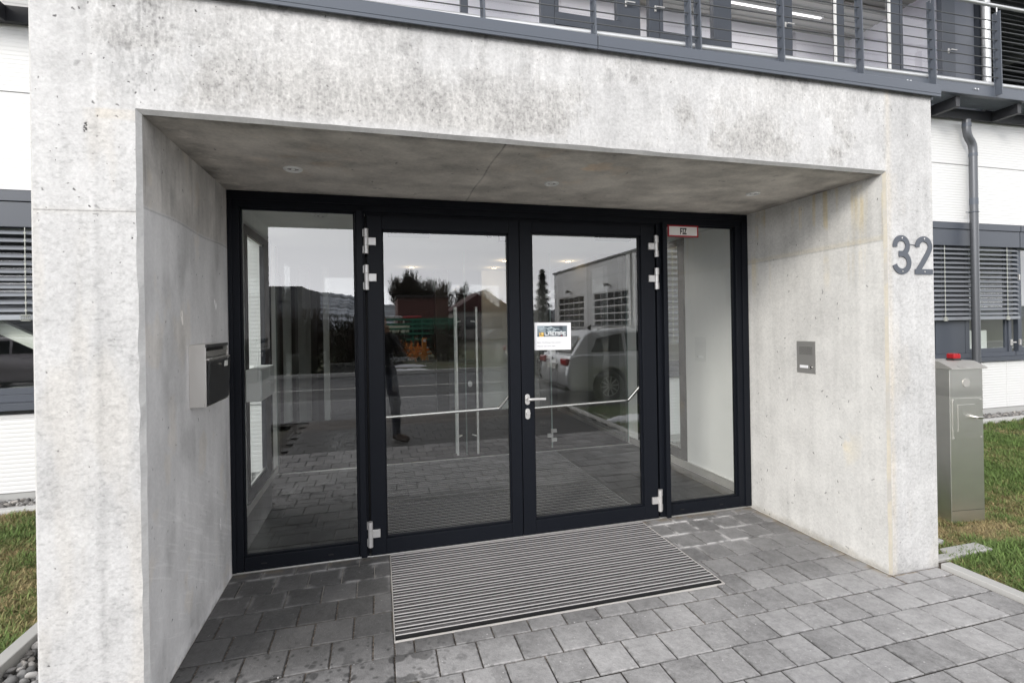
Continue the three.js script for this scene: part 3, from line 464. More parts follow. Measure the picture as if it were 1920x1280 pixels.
// ------------------------------------------------------------------ glazed entrance: fixed side lights and a pair of doors
{
  const scr = thing('glazed_entrance', 'dark aluminium glazed entrance with side lights and double doors in the portal', 'entrance');
  const z0 = -1.275, z1 = ZF, f = (n, l) => mesh(n, l, M.anthracite, scr);
  f('frame_head', [B(0.002, W - 0.002, 2.392, H - 0.003, z0, z1, 0.003), B(0.002, W - 0.002, 2.44, H - 0.003, z1 - 0.001, z1 + 0.012, 0.003)]);
  f('frame_post', [B(0.002, 0.070, 0.012, 2.392, z0, z1, 0.003), B(0.002, 0.028, 0.012, 2.44, z1 - 0.001, z1 + 0.010, 0.003)]);
  f('frame_post', [B(3.885, W - 0.002, 0.012, 2.392, z0, z1, 0.003), B(3.94, W - 0.002, 0.012, 2.44, z1 - 0.001, z1 + 0.012, 0.003)]);
  f('mullion', [B(0.790, 0.855, 0.012, 2.392, z0, z1, 0.003), B(0.802, 0.842, 0.012, 2.40, z1 - 0.001, z1 + 0.030, 0.003)]);
  f('mullion', [B(3.128, 3.208, 0.012, 2.392, z0, z1, 0.003), B(3.168, 3.206, 0.012, 2.40, z1 - 0.001, z1 + 0.036, 0.003)]);
  pieces('rebate', [B(0.8555, 0.8685, 0.012, 2.372, z0, z0 + 0.03), B(3.1085, 3.1275, 0.012, 2.372, z0, z0 + 0.03)], M.black, scr);
  f('door_head', [B(0.857, 3.126, 2.372, 2.392, z0, z1 - 0.012, 0.002)]);
  for (const [a, b] of [[0.072, 0.788], [3.210, 3.883]]) {
    f('sill_rail', [B(a, b, 0.012, 0.102, z0, z1, 0.003), B(a, b, 0.102, 0.112, z1 - 0.045, z1 - 0.02, 0.002)]);
    pieces('glazing_bead', [B(a, a + 0.009, 0.102, 2.392, z1 - 0.045, z1 - 0.02), B(b - 0.009, b, 0.102, 2.392, z1 - 0.045, z1 - 0.02), B(a, b, 2.380, 2.392, z1 - 0.045, z1 - 0.02)], M.anthracite, scr);
    mesh('pane', quad([a, 0.1, -1.238], [b, 0.1, -1.238], [b, 2.39, -1.238], [a, 2.39, -1.238]), M.doorGlass, scr);
    pieces('drain_cap', [B(a + 0.10, a + 0.135, 0.05, 0.058, z1, z1 + 0.004, 0.002), B(b - 0.20, b - 0.165, 0.05, 0.058, z1, z1 + 0.004, 0.002)], M.black, scr);
  }
  mesh('sill_strip', [B(0.002, 0.86, 0.0, 0.011, z0, z1 + 0.006, 0.002), B(3.12, W - 0.002, 0.0, 0.011, z0, z1 + 0.006, 0.002), B(0.86, 3.12, 0.0, 0.008, z0, z1 + 0.006, 0.002)], M.alu, scr);
  const leaf = (x0, x1, g0, g1, gt, hinges, side) => {
    const dz1 = z1 + 0.006, dz0 = z0 + 0.004;
    const d = mesh('door', [B(x0, g0, 0.012, 2.370, dz0, dz1, 0.004), B(g1, x1, 0.012, 2.370, dz0, dz1, 0.004), B(g0, g1, 0.012, 0.117, dz0, dz1 - 0.0005, 0.004), B(g0, g1, gt, 2.370, dz0, dz1 - 0.0005, 0.004),
      B(g0, g1, 0.117, 0.128, dz1 - 0.045, dz1 - 0.018, 0.002), B(g0, g0 + 0.009, 0.128, gt, dz1 - 0.045, dz1 - 0.018), B(g1 - 0.009, g1, 0.128, gt, dz1 - 0.045, dz1 - 0.018), B(g0, g1, gt - 0.011, gt, dz1 - 0.045, dz1 - 0.018)], M.anthracite, scr);
    mesh('pane', quad([g0, 0.117, -1.236], [g1, 0.117, -1.236], [g1, gt, -1.236], [g0, gt, -1.236]), M.doorGlass, d);
    // hinges: a barrel of three knuckles, a strap on the leaf and two lugs on the frame
    const hx = side < 0 ? x0 - 0.004 : x1 + 0.004;
    for (const y of hinges) {
      const P = []; for (const k of [-1, 0, 1]) { const g = cyl(0.0165, 0.056, 20); g.translate(hx, y + k * 0.058, dz1 + 0.016); P.push(g); }
      P.push(B(hx, hx - side * 0.066, y - 0.027, y + 0.027, dz1 - 0.002, dz1 + 0.016, 0.003));
      for (const k of [-1, 1]) P.push(B(hx + side * 0.028, hx + side * 0.004, y + k * 0.058 - 0.026, y + k * 0.058 + 0.026, dz1 - 0.004, dz1 + 0.010, 0.003));
      mesh('hinge', P, M.hinge, d);
    }
    // push bar behind the glass, arms bent back to the stiles
    const y = 0.945, zb = z0 - 0.075, joint = new THREE.SphereGeometry(0.0125, 14, 10), P = [rod([g0 - 0.03, y - 0.012, zb], [g1 - 0.055, y + 0.006, zb], 0.0125, 14), rod([g1 - 0.055, y + 0.006, zb], [g1 + 0.03, y + 0.12, z0 - 0.03], 0.0125, 14), joint.translate(g1 - 0.055, y + 0.006, zb)];
    mesh('push_bar', P, M.polished, d);
    pieces('push_bar_mount', [B(g0 - 0.07, g0 - 0.03, y + 0.05, y + 0.18, z0 - 0.03, dz0, 0.004), B(g1 + 0.03, g1 + 0.07, y + 0.05, y + 0.18, z0 - 0.03, dz0, 0.004)], M.steelDull, d);
    mesh('door_closer', B(side < 0 ? g0 + 0.04 : g1 - 0.34, side < 0 ? g0 + 0.34 : g1 - 0.04, gt - 0.03, gt + 0.02, z0 - 0.055, dz0, 0.004), std([0.10, 0.105, 0.11], 0.5), d);
    return d;
  };
  leaf(0.869, 1.966, 0.972, 1.885, 2.272, [2.185, 1.935, 0.165], -1);
  const right = leaf(1.971, 3.108, 2.068, 2.985, 2.290, [2.205, 1.945, 0.158], 1);
  // lever and cylinder on oval plates
  const oval = (y) => { const s = new THREE.Shape(); s.absarc(0, 0.022, 0.016, 0, Math.PI); s.absarc(0, -0.022, 0.016, Math.PI, 2 * Math.PI); const g = new THREE.ExtrudeGeometry(s, { depth: 0.008, bevelEnabled: true, bevelSize: 0.002, bevelThickness: 0.002, bevelSegments: 2, curveSegments: 10 }); g.translate(2.012, y, ZF + 0.006); return g; };
  const boss = cyl(0.011, 0.05, 16); boss.rotateX(Math.PI / 2); boss.translate(2.012, 1.036, ZF + 0.035);
  mesh('handle', [oval(1.03), boss, tube([[2.012, 1.036, ZF + 0.055], [2.03, 1.036, ZF + 0.062], [2.06, 1.036, ZF + 0.062], [2.138, 1.034, ZF + 0.062]], 0.0105, 24, 12)], M.hinge, right);
  const knob = cyl(0.014, 0.03, 18); knob.rotateX(Math.PI / 2); knob.translate(2.012, 0.93, ZF + 0.022);
  mesh('lock', [oval(0.922), knob], M.hinge, right);
}

// ------------------------------------------------------------------ door mats of aluminium bars with dark strips
function doorMat(name, label, x0, x1, za, zb, pitch, cols) {
  const t = thing(name, label, 'door mat', [(x0 + x1) / 2, 0, (za + zb) / 2]), w = (x1 - x0) / 2, d = (zb - za) / 2, n = Math.floor((2 * d - 0.014) / pitch);
  mesh('frame', [B(-w, w, -0.03, 0.003, d - 0.006, d), B(-w, w, -0.03, 0.003, -d, -d + 0.006), B(-w, -w + 0.004, -0.03, 0.003, -d + 0.006, d - 0.006), B(w - 0.004, w, -0.03, 0.003, -d + 0.006, d - 0.006)], cols.edge, t);
  // one bar: two bright lips with a carpet strip between, then a dark gap with brush
  const W2 = w - 0.006, a = pitch, lipA = merge([B(-W2, W2, -0.02, 0.003, 0, a * 0.085), B(-W2, W2, -0.02, 0.003, a * 0.53, a * 0.63), B(-W2, W2, -0.02, -0.006, a * 0.085, a * 0.53)]), strip = B(-W2, W2, -0.006, 0.002, a * 0.087, a * 0.528), brush = B(-W2, W2, -0.02, 0.0008, a * 0.632, a * 0.998);
  const r = rng(4);
  for (let k = 0; k < n; k++) { const m = mesh('slat', lipA, cols.bar, t, [0, (r() - 0.5) * 0.0015, -d + 0.009 + k * pitch]); mesh('carpet_strip', strip, cols.carpet[k % cols.carpet.length], m); mesh('brush_strip', brush, M.black, m); }
  mesh('mat_base', B(-W2, W2, -0.034, -0.024, -d + 0.006, d - 0.006), M.black, t);
}
const lintTex = dataTex(512, 64, (i, j, o) => { const n = fbm(i / 18, j / 9, 4), f = vnoise(i * 0.9, j * 0.9), b = f > 0.93 ? 0.25 : 0; const v = 0.075 + 0.08 * (n - 0.5) + b * 0.7; o[0] = v * 1.03; o[1] = v * 0.97; o[2] = v * 0.98; });
const carpet = [0, 1].map((k) => new THREE.MeshStandardMaterial({ map: scaled(lintTex, 0.9 + k * 0.23, 8), roughness: 0.95 }));
doorMat('entrance_mat', 'aluminium barred entrance mat let into the pavers outside the doors', MAT.x0, MAT.x1, MAT.z0, MAT.z1, 0.0632, { edge: std([0.60, 0.575, 0.55], 0.55, 0.2), bar: std([0.66, 0.64, 0.635], 0.5, 0.2), carpet });
doorMat('vestibule_mat', 'long grey barred mat on the vestibule floor behind the door glass', 0.98, 3.05, -3.495, -1.30, 0.0632, { edge: std([0.5, 0.5, 0.5], 0.5, 0.5), bar: std([0.40, 0.40, 0.40], 0.5, 0.3), carpet: [std([0.018, 0.018, 0.02], 0.9)] });

// ------------------------------------------------------------------ frameless inner doors and the lobby behind them
{
  const t = thing('inner_glass_doors', 'frameless inner glass double doors with long steel pull bars behind the vestibule', 'glass door', [0, 0, -3.63]);
  for (const [a, b, n] of [[-0.165, 0.868, 'side_pane'], [0.872, 1.955, 'door_leaf'], [1.961, 3.06, 'door_leaf'], [3.066, 4.145, 'side_pane']]) {
    const m = mesh(n, quad([a, 0.008, 0], [b, 0.008, 0], [b, 2.495, 0], [a, 2.495, 0]), M.innerGlass, t);
    pieces('glass_edge', [B(a, a + 0.003, 0.008, 2.495, -0.005, 0.005), B(b - 0.003, b, 0.008, 2.495, -0.005, 0.005)], std([0.45, 0.55, 0.52], 0.2), m);
    if (n === 'door_leaf') {
      const left = a < 1, px = left ? 1.842 : 2.090, l = left ? -1 : 1;
      for (const z of left ? [0.055, -0.055] : [0.055]) mesh('pull_bar', [rod([px, 0.025, z], [px, 1.812, z], 0.0135, 14), rod([px, 0.24, z], [px - l * 0.06, 0.25, z * 0.02], 0.007), rod([px, 1.63, z], [px - l * 0.06, 1.64, z * 0.02], 0.007)], M.barSteel, m);
      if (!left) { const c1 = cyl(0.026, 0.02, 20); c1.rotateX(Math.PI / 2); c1.scale(1, 1.35, 1); c1.translate(2.008, 0.872, 0.012); const c2 = cyl(0.012, 0.035, 14); c2.rotateX(Math.PI / 2); c2.translate(2.008, 0.88, 0.025); mesh('lock', [c1, c2], M.hinge, m); }
      for (const y of [1.945, 1.174, 0.165]) { const s = left ? -1 : 1, x = left ? a - 0.002 : b + 0.002; mesh('patch_hinge', [B(x - s * 0.062, x - s * 0.012, y - 0.026, y + 0.026, -0.012, 0.014, 0.002), B(x + s * 0.012, x + s * 0.062, y + 0.034, y + 0.08, -0.012, 0.014, 0.002), B(x + s * 0.012, x + s * 0.062, y - 0.08, y - 0.034, -0.012, 0.014, 0.002), B(x - 0.011, x + 0.011, y - 0.085, y + 0.085, -0.014, 0.018, 0.003)], M.hinge, m); }
    }
  }
}
{
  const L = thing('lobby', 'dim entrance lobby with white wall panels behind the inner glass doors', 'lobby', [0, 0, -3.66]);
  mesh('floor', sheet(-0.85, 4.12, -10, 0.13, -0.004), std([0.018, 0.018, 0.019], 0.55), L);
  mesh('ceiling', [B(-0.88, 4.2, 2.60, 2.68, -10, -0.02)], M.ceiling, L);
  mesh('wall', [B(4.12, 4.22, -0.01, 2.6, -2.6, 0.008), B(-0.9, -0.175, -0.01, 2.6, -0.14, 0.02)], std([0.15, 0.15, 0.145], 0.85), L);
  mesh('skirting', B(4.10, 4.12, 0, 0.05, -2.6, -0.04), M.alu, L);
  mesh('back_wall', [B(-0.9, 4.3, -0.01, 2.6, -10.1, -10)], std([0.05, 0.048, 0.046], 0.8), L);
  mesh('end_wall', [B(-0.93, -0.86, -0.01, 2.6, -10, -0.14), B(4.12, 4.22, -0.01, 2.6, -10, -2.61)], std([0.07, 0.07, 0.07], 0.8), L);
  for (const [a, b, m] of [[-0.62, -0.50, 1], [-0.38, -0.19, 0], [0.02, 0.11, 1], [2.80, 3.36, 1], [3.80, 3.90, 0]]) mesh('wall_panel', B(a, b, 0, 2.6, -3.10, -3.02), m ? M.plaster : std([0.36, 0.36, 0.35], 0.8), L);
  for (const [a, b] of [[1.94, 2.16]]) mesh('pillar', B(a, b, 0, 2.6, -3.25, -3.0), std([0.05, 0.045, 0.04], 0.6), L);
}
// small recessed lights; those in the lobby are on
function downlight(name, label, x, y, z, r, group, lit) {
  const t = thing(name, label, 'ceiling light', [x, y, z], 0, group);
  const ring = new THREE.LatheGeometry([[r * 0.60, 0.004], [r * 0.66, -0.007], [r * 0.84, -0.011], [r * 0.97, -0.006], [r, 0.0]].map(([a, b]) => new THREE.Vector2(a, b)), 28);
  mesh('trim_ring', ring, std([0.82, 0.82, 0.8], 0.4), t);
  const cup = new THREE.LatheGeometry([[0.001, -0.0005], [r * 0.2, -0.001], [r * 0.3, -0.0025], [r * 0.45, -0.001], [r * 0.62, -0.0012]].map(([a, b]) => new THREE.Vector2(a, b)), 24);
  if (lit) { const e = std([0.9, 0.85, 0.75], 0.5); e.emissive.setRGB(1, 0.86, 0.62); e.emissiveIntensity = 7; mesh('lamp_glass', cup, e, t); const l = new THREE.PointLight(0xffdcae, 0.06, 0, 2); l.position.set(0, -0.05, 0); l.castShadow = true; t.add(l); }
  else { mesh('lamp_glass', cup, std([0.5, 0.49, 0.47], 0.25, 0.3), t); const b = cyl(r * 0.2, 0.004, 16); b.translate(0, -0.004, 0); mesh('bulb', b, std([0.85, 0.84, 0.8], 0.3), t); }
}
downlight('soffit_light', 'round recessed light in the portal soffit, left one above the side light', 0.486, H - 0.001, -0.652, 0.052, null, false);
downlight('soffit_light', 'round recessed light in the middle of the portal soffit above the double doors', 2.026, H - 0.001, -0.625, 0.048, null, false);
downlight('soffit_light', 'round recessed light in the portal soffit near the right jamb', 3.52, H - 0.001, -0.573, 0.048, null, false);
downlight('vestibule_light', 'round recessed light in the vestibule ceiling behind the left side light', 0.497, 2.503, -1.92, 0.055, null, false);
for (const [x, z, w] of [[1.5, -6.3, 'lit lobby ceiling light seen through the left door, farthest left'], [2.93, -6.2, 'lit lobby ceiling light near the meeting stile, the farther of two'], [2.88, -5.2, 'lit lobby ceiling light near the meeting stile, the nearer of two'], [3.92, -5.15, 'lit lobby ceiling light seen through the right door']]) downlight('lobby_light', w, x, 2.598, z, 0.06, 'lit lobby ceiling lights', true);
{
  const t = thing('smoke_detector', 'white round detector on the vestibule ceiling above the left door', 'detector', [2.011, 2.505, -2.42]);
  mesh('base', new THREE.LatheGeometry([[0, -0.03], [0.035, -0.032], [0.05, -0.02], [0.055, -0.004], [0.055, 0]].map(([a, b]) => new THREE.Vector2(a, b)), 24), M.white, t);
  mesh('sensor', new THREE.LatheGeometry([[0, -0.055], [0.02, -0.052], [0.026, -0.04], [0.024, -0.03]].map(([a, b]) => new THREE.Vector2(a, b)), 18), std([0.12, 0.12, 0.12], 0.5), t);
  const s = thing('hanging_sign', 'small pale sign box hanging from the vestibule ceiling beside the detector', 'sign', [2.24, 2.46, -2.5]);
  mesh('sign_panel', B(-0.11, 0.11, -0.02, 0.04, -0.012, 0.012, 0.003), std([0.7, 0.7, 0.8], 0.5), s);
  mesh('sign_frame', [B(-0.118, 0.118, 0.036, 0.045, -0.018, 0.018), B(-0.118, -0.108, -0.028, 0.036, -0.018, 0.018), B(0.108, 0.118, -0.028, 0.036, -0.018, 0.018), B(-0.108, 0.108, -0.028, -0.02, -0.018, 0.018)], M.black, s);
  const k = thing('wall_box', 'white wall box with a small knob inside the left side light', 'wall box', [-0.155, 0.97, -2.55]);
  mesh('case', B(0, 0.115, 0, 0.275, -0.28, 0.28, 0.006), M.white, k); mesh('cover', B(0.112, 0.121, 0.012, 0.263, -0.265, 0.265, 0.003), std([0.6, 0.62, 0.62], 0.5), k);
  mesh('knob', [rod([0.118, 0.14, 0.03], [0.165, 0.14, 0.03], 0.014, 14), B(0.15, 0.168, 0.125, 0.155, 0.02, 0.045, 0.003)], M.hinge, k);
}
// ------------------------------------------------------------------ fittings on the concrete
{
  // mailbox on the left jamb: steel hood, slot with flap, dark door leaning out at its foot
  const t = thing('mailbox', 'stainless steel mailbox with dark front on the left concrete jamb', 'mailbox', [0.001, 1.195, -0.69]);
  const a = -0.186, b = 0.190, h = 0.323, d = 0.078, s = 0.0022;
  mesh('case', [B(0, d, 0, h, b - s, b, 0.001), B(0, d, 0, h, a, a + s, 0.001), B(0, d, h - s, h, a + s, b - s, 0.001), B(0, d, 0, s, a + s, b - s, 0.001), B(0, 0.004, s, h - s, a + s, b - s)], M.steel, t);
  const door = B(0, 0.010, 0, 0.222, a + 0.006, b - 0.006, 0.002); door.rotateZ(-0.045); door.translate(d - 0.004, 0.012, 0);
  const dm = mesh('door', door, std([0.022, 0.022, 0.023], 0.32), t);
  const lk = cyl(0.010, 0.006, 18); lk.rotateZ(Math.PI / 2); lk.scale(1, 0.8, 1.3); lk.translate(d + 0.016, 0.212, 0.015); mesh('lock', lk, M.polished, dm);
  mesh('name_plate', B(d + 0.012, d + 0.017, 0.192, 0.222, -0.125, -0.07, 0.001), std([0.7, 0.7, 0.66], 0.5), dm);
  mesh('flap', [B(d - 0.010, d - 0.004, 0.258, 0.283, a + 0.006, b - 0.006, 0.001), B(d - 0.006, d + 0.014, 0.240, 0.250, a + 0.004, b - 0.004, 0.002), B(d - 0.006, d + 0.004, 0.283, 0.287, a + 0.004, b - 0.004, 0.001)], M.steelDull, t);
  mesh('slot', B(d - 0.03, d - 0.022, 0.285, 0.306, a + 0.005, b - 0.005), M.black, t);
  mesh('top_trim', B(d - 0.004, d + 0.003, 0.306, 0.323, a, b, 0.001), std([0.05, 0.05, 0.05], 0.35), t);
}
{
  // door intercom let into the right jamb
  const t = thing('door_intercom', 'flush steel door intercom with speaker holes and bell button on the right jamb', 'intercom', [W, 1.317, -0.61]);
  mesh('plate', B(-0.0035, 0, -0.118, 0.118, -0.083, 0.083, 0.001), std([0.36, 0.355, 0.34], 0.5, 0.6), t);
  const holes = []; for (let i = 0; i < 12; i++) for (let j = 0; j < 9; j++) { const c = new THREE.CircleGeometry(0.0024, 6); c.rotateY(-Math.PI / 2); c.translate(-0.0041, 0.022 + j * 0.0066, -0.054 + i * 0.0098); holes.push(c); }
  mesh('speaker_holes', holes, M.black, t).userData.kind = 'stuff';
  mesh('name_label', B(-0.006, -0.003, -0.081, -0.060, -0.055, 0.018, 0.001), std([0.85, 0.85, 0.87], 0.4), t);
  const ring = new THREE.TorusGeometry(0.011, 0.0022, 8, 20); ring.rotateY(Math.PI / 2); ring.translate(-0.005, -0.071, 0.045); mesh('button_ring', ring, M.polished, t);
  const bt = cyl(0.009, 0.004, 18); bt.rotateZ(Math.PI / 2); bt.translate(-0.005, -0.071, 0.045); mesh('button', bt, std([0.06, 0.06, 0.065], 0.4), t);
}
{
  // house number cut from sheet metal: strokes of even width
  const stroke = (pts, w) => {
    const L = [], R = [], n = pts.length;
    for (let i = 0; i < n; i++) { const p = pts[Math.max(0, i - 1)], q = pts[Math.min(n - 1, i + 1)], dx = q[0] - p[0], dy = q[1] - p[1], l = Math.hypot(dx, dy) || 1; L.push([pts[i][0] - dy / l * w / 2, pts[i][1] + dx / l * w / 2]); R.push([pts[i][0] + dy / l * w / 2, pts[i][1] - dx / l * w / 2]); }
    const s = new THREE.Shape(); [...L, ...R.reverse()].forEach(([x, y], i) => i ? s.lineTo(x, y) : s.moveTo(x, y)); s.closePath(); return s;
  };
  const arc = (cx, cy, rx, ry, a0, a1, n = 28) => Array.from({ length: n + 1 }, (_, i) => { const a = lerp(a0, a1, i / n) * Math.PI / 180; return [cx + rx * Math.cos(a), cy + ry * Math.sin(a)]; });
  const ext = (s) => new THREE.ExtrudeGeometry(s, { depth: 0.004, bevelEnabled: false });
  const w = 0.035, t = thing('house_number', 'dark grey metal house number 32 on the right concrete leg', 'house number', [4.043, 1.872, 0.003]);
  const m = std([0.085, 0.095, 0.115], 0.45, 0.1);
  const three = [...arc(0.078, 0.178, 0.052, 0.047, 172, -80), ...arc(0.078, 0.071, 0.060, 0.053, 84, -172)];
  const d3 = mesh('digit_three', [ext(stroke(arc(0.078, 0.178, 0.052, 0.049, 188, -62), w)), ext(stroke([[0.056, 0.128], ...arc(0.080, 0.0725, 0.060, 0.0555, 96, -166)], w)).translate(0, 0, 0.0004)], m, t);
  const d2 = mesh('digit_two', [ext(stroke([...arc(0.265, 0.178, 0.054, 0.047, 186, -28), [0.297, 0.130], [0.262, 0.083], [0.222, 0.033], [0.207, 0.012]], w)), ext(stroke([[0.1875, 0.0165], [0.338, 0.0165]], 0.033)).translate(0, 0, 0.0004)], m, t);
  const screw = (x, y) => { const c = cyl(0.005, 0.004, 12); c.rotateX(Math.PI / 2); c.translate(x, y, 0.006); return c; };
  mesh('screw', screw(0.079, 0.2265), M.polished, d3); mesh('screw', screw(0.080, 0.0165), M.polished, d3); mesh('screw', screw(0.265, 0.2265), M.polished, d2); mesh('screw', screw(0.265, 0.0165), M.polished, d2);
  mesh('link_wire', rod([0.128, 0.190, 0.002], [0.214, 0.183, 0.002], 0.002, 6), m, t);
}
function canvasTex(w, h, draw) { const c = document.createElement('canvas'); c.width = w; c.height = h; draw(c.getContext('2d'), w, h); const t = new THREE.CanvasTexture(c); t.colorSpace = THREE.SRGBColorSpace; t.anisotropy = 8; return t; }
function printed(w, h, tex, rough = 0.6) { const g = new THREE.PlaneGeometry(w, h); return [g, new THREE.MeshStandardMaterial({ map: tex, roughness: rough })]; }
{
  const t = thing('fire_panel_sign', 'small white sign with red border reading FIZ on the right side light', 'sign', [3.379, 2.340, -1.205]);
  mesh('plate', B(-0.145, 0.145, -0.048, 0.048, -0.004, 0, 0.001), std([0.36, 0.012, 0.022], 0.5), t);
  const [g, m] = printed(0.262, 0.072, canvasTex(524, 144, (c, w, h) => { c.fillStyle = '#e9e6e2'; c.fillRect(0, 0, w, h); c.fillStyle = '#15130f'; c.font = 'bold 140px sans-serif'; c.textAlign = 'center'; c.textBaseline = 'middle'; c.save(); c.translate(w / 2, h / 2 + 3); c.scale(0.62, 1); c.fillText('FIZ', 0, 0); c.lineWidth = 5; c.strokeStyle = '#15130f'; c.strokeText('FIZ', 0, 0); c.restore(); }));
  mesh('lettering', g, m, t, [0, 0, 0.0012]);
}
{
  const t = thing('paper_notice', 'white paper notice with printed banner taped inside the right door glass', 'notice', [2.236, 1.499, -1.2325], 0); t.rotation.z = -0.012;
  const tex = canvasTex(1024, 724, (c, w, h) => {
    c.fillStyle = '#f4f4f6'; c.fillRect(0, 0, w, h);
    const x0 = 76, y0 = 84, bw = 838, bh = 290, gr = c.createLinearGradient(x0, y0, x0 + bw, y0 + bh); gr.addColorStop(0, '#8d99a0'); gr.addColorStop(0.35, '#4e5a62'); gr.addColorStop(0.7, '#59636b'); gr.addColorStop(1, '#77838a'); c.fillStyle = gr; c.fillRect(x0, y0, bw, bh);
    c.save(); c.beginPath(); c.rect(x0, y0, bw, bh); c.clip();
    for (const [x, y, rx, ry, l] of [[290, 40, 120, 34, 16], [400, 95, 110, 36, 18], [560, 130, 120, 40, 18], [150, 120, 90, 60, 0], [330, 160, 60, 22, 12], [90, 40, 110, 60, 0]]) { c.beginPath(); c.ellipse(x0 + x, y0 + y, rx, ry, 0.1, 0, 7); if (l) { c.lineWidth = l; c.strokeStyle = '#b9c6cc'; c.stroke(); } else { c.fillStyle = 'rgba(190,205,212,0.5)'; c.fill(); } }
    c.fillStyle = 'rgba(30,36,42,0.45)'; c.fillRect(x0 + 620, y0, 90, 130); c.fillStyle = 'rgba(40,46,54,0.45)'; c.fillRect(x0, y0 + 240, bw, 50); c.restore();
    // emblem: yellow L-shaped bracket with a square
    c.fillStyle = '#edc155'; c.fillRect(x0 + 108, y0 + 178, 70, 70); c.fillRect(x0 + 62, y0 + 182, 24, 108); c.fillRect(x0 + 62, y0 + 262, 118, 26); c.fillStyle = '#f7e2a4'; c.fillRect(x0 + 128, y0 + 198, 30, 30);
    // LAEMPE in squared strokes
    c.strokeStyle = '#f2f4f5'; c.lineWidth = 19; c.lineJoin = 'round'; const top = y0 + 168, bot = y0 + 240, mid = y0 + 206;
    const path = (...p) => { c.beginPath(); p.forEach(([x, y], i) => i ? c.lineTo(x0 + x, y) : c.moveTo(x0 + x, y)); c.stroke(); };
    path([218, top], [218, bot], [290, bot]); path([312, bot + 9], [312, top], [382, top], [382, bot + 9]); path([312, mid + 6], [382, mid + 6]);
    path([482, top], [412, top], [412, bot], [482, bot]); path([412, mid], [474, mid]); path([510, bot + 9], [510, top], [600, top], [600, bot + 9]); path([555, top], [555, bot]);
    path([632, bot + 9], [632, top], [700, top], [700, mid + 8], [632, mid + 8]); path([802, top], [730, top], [730, bot], [802, bot]); path([730, mid], [794, mid]);
    c.fillStyle = '#dfe3e6'; for (let k = 0; k < 30; k++) c.fillRect(x0 + 218 + k * 13, y0 + 262, 9, 13); c.fillStyle = '#c0394b'; c.fillRect(x0 + 668, y0 + 258, 28, 22);
    c.fillStyle = '#dfe3e6'; c.fillRect(x0 + 722, y0 + 262, 80, 14);
    c.fillStyle = '#6d7077'; c.font = '54px serif'; c.fillText('Bitte T\u00fcrklingel benutzen !', 76, 546); c.fillText('Please use door bell !', 76, 642);
  });
  const [g, m] = printed(0.297, 0.210, tex, 0.85); m.side = THREE.DoubleSide; mesh('sheet', g, m, t); 
}
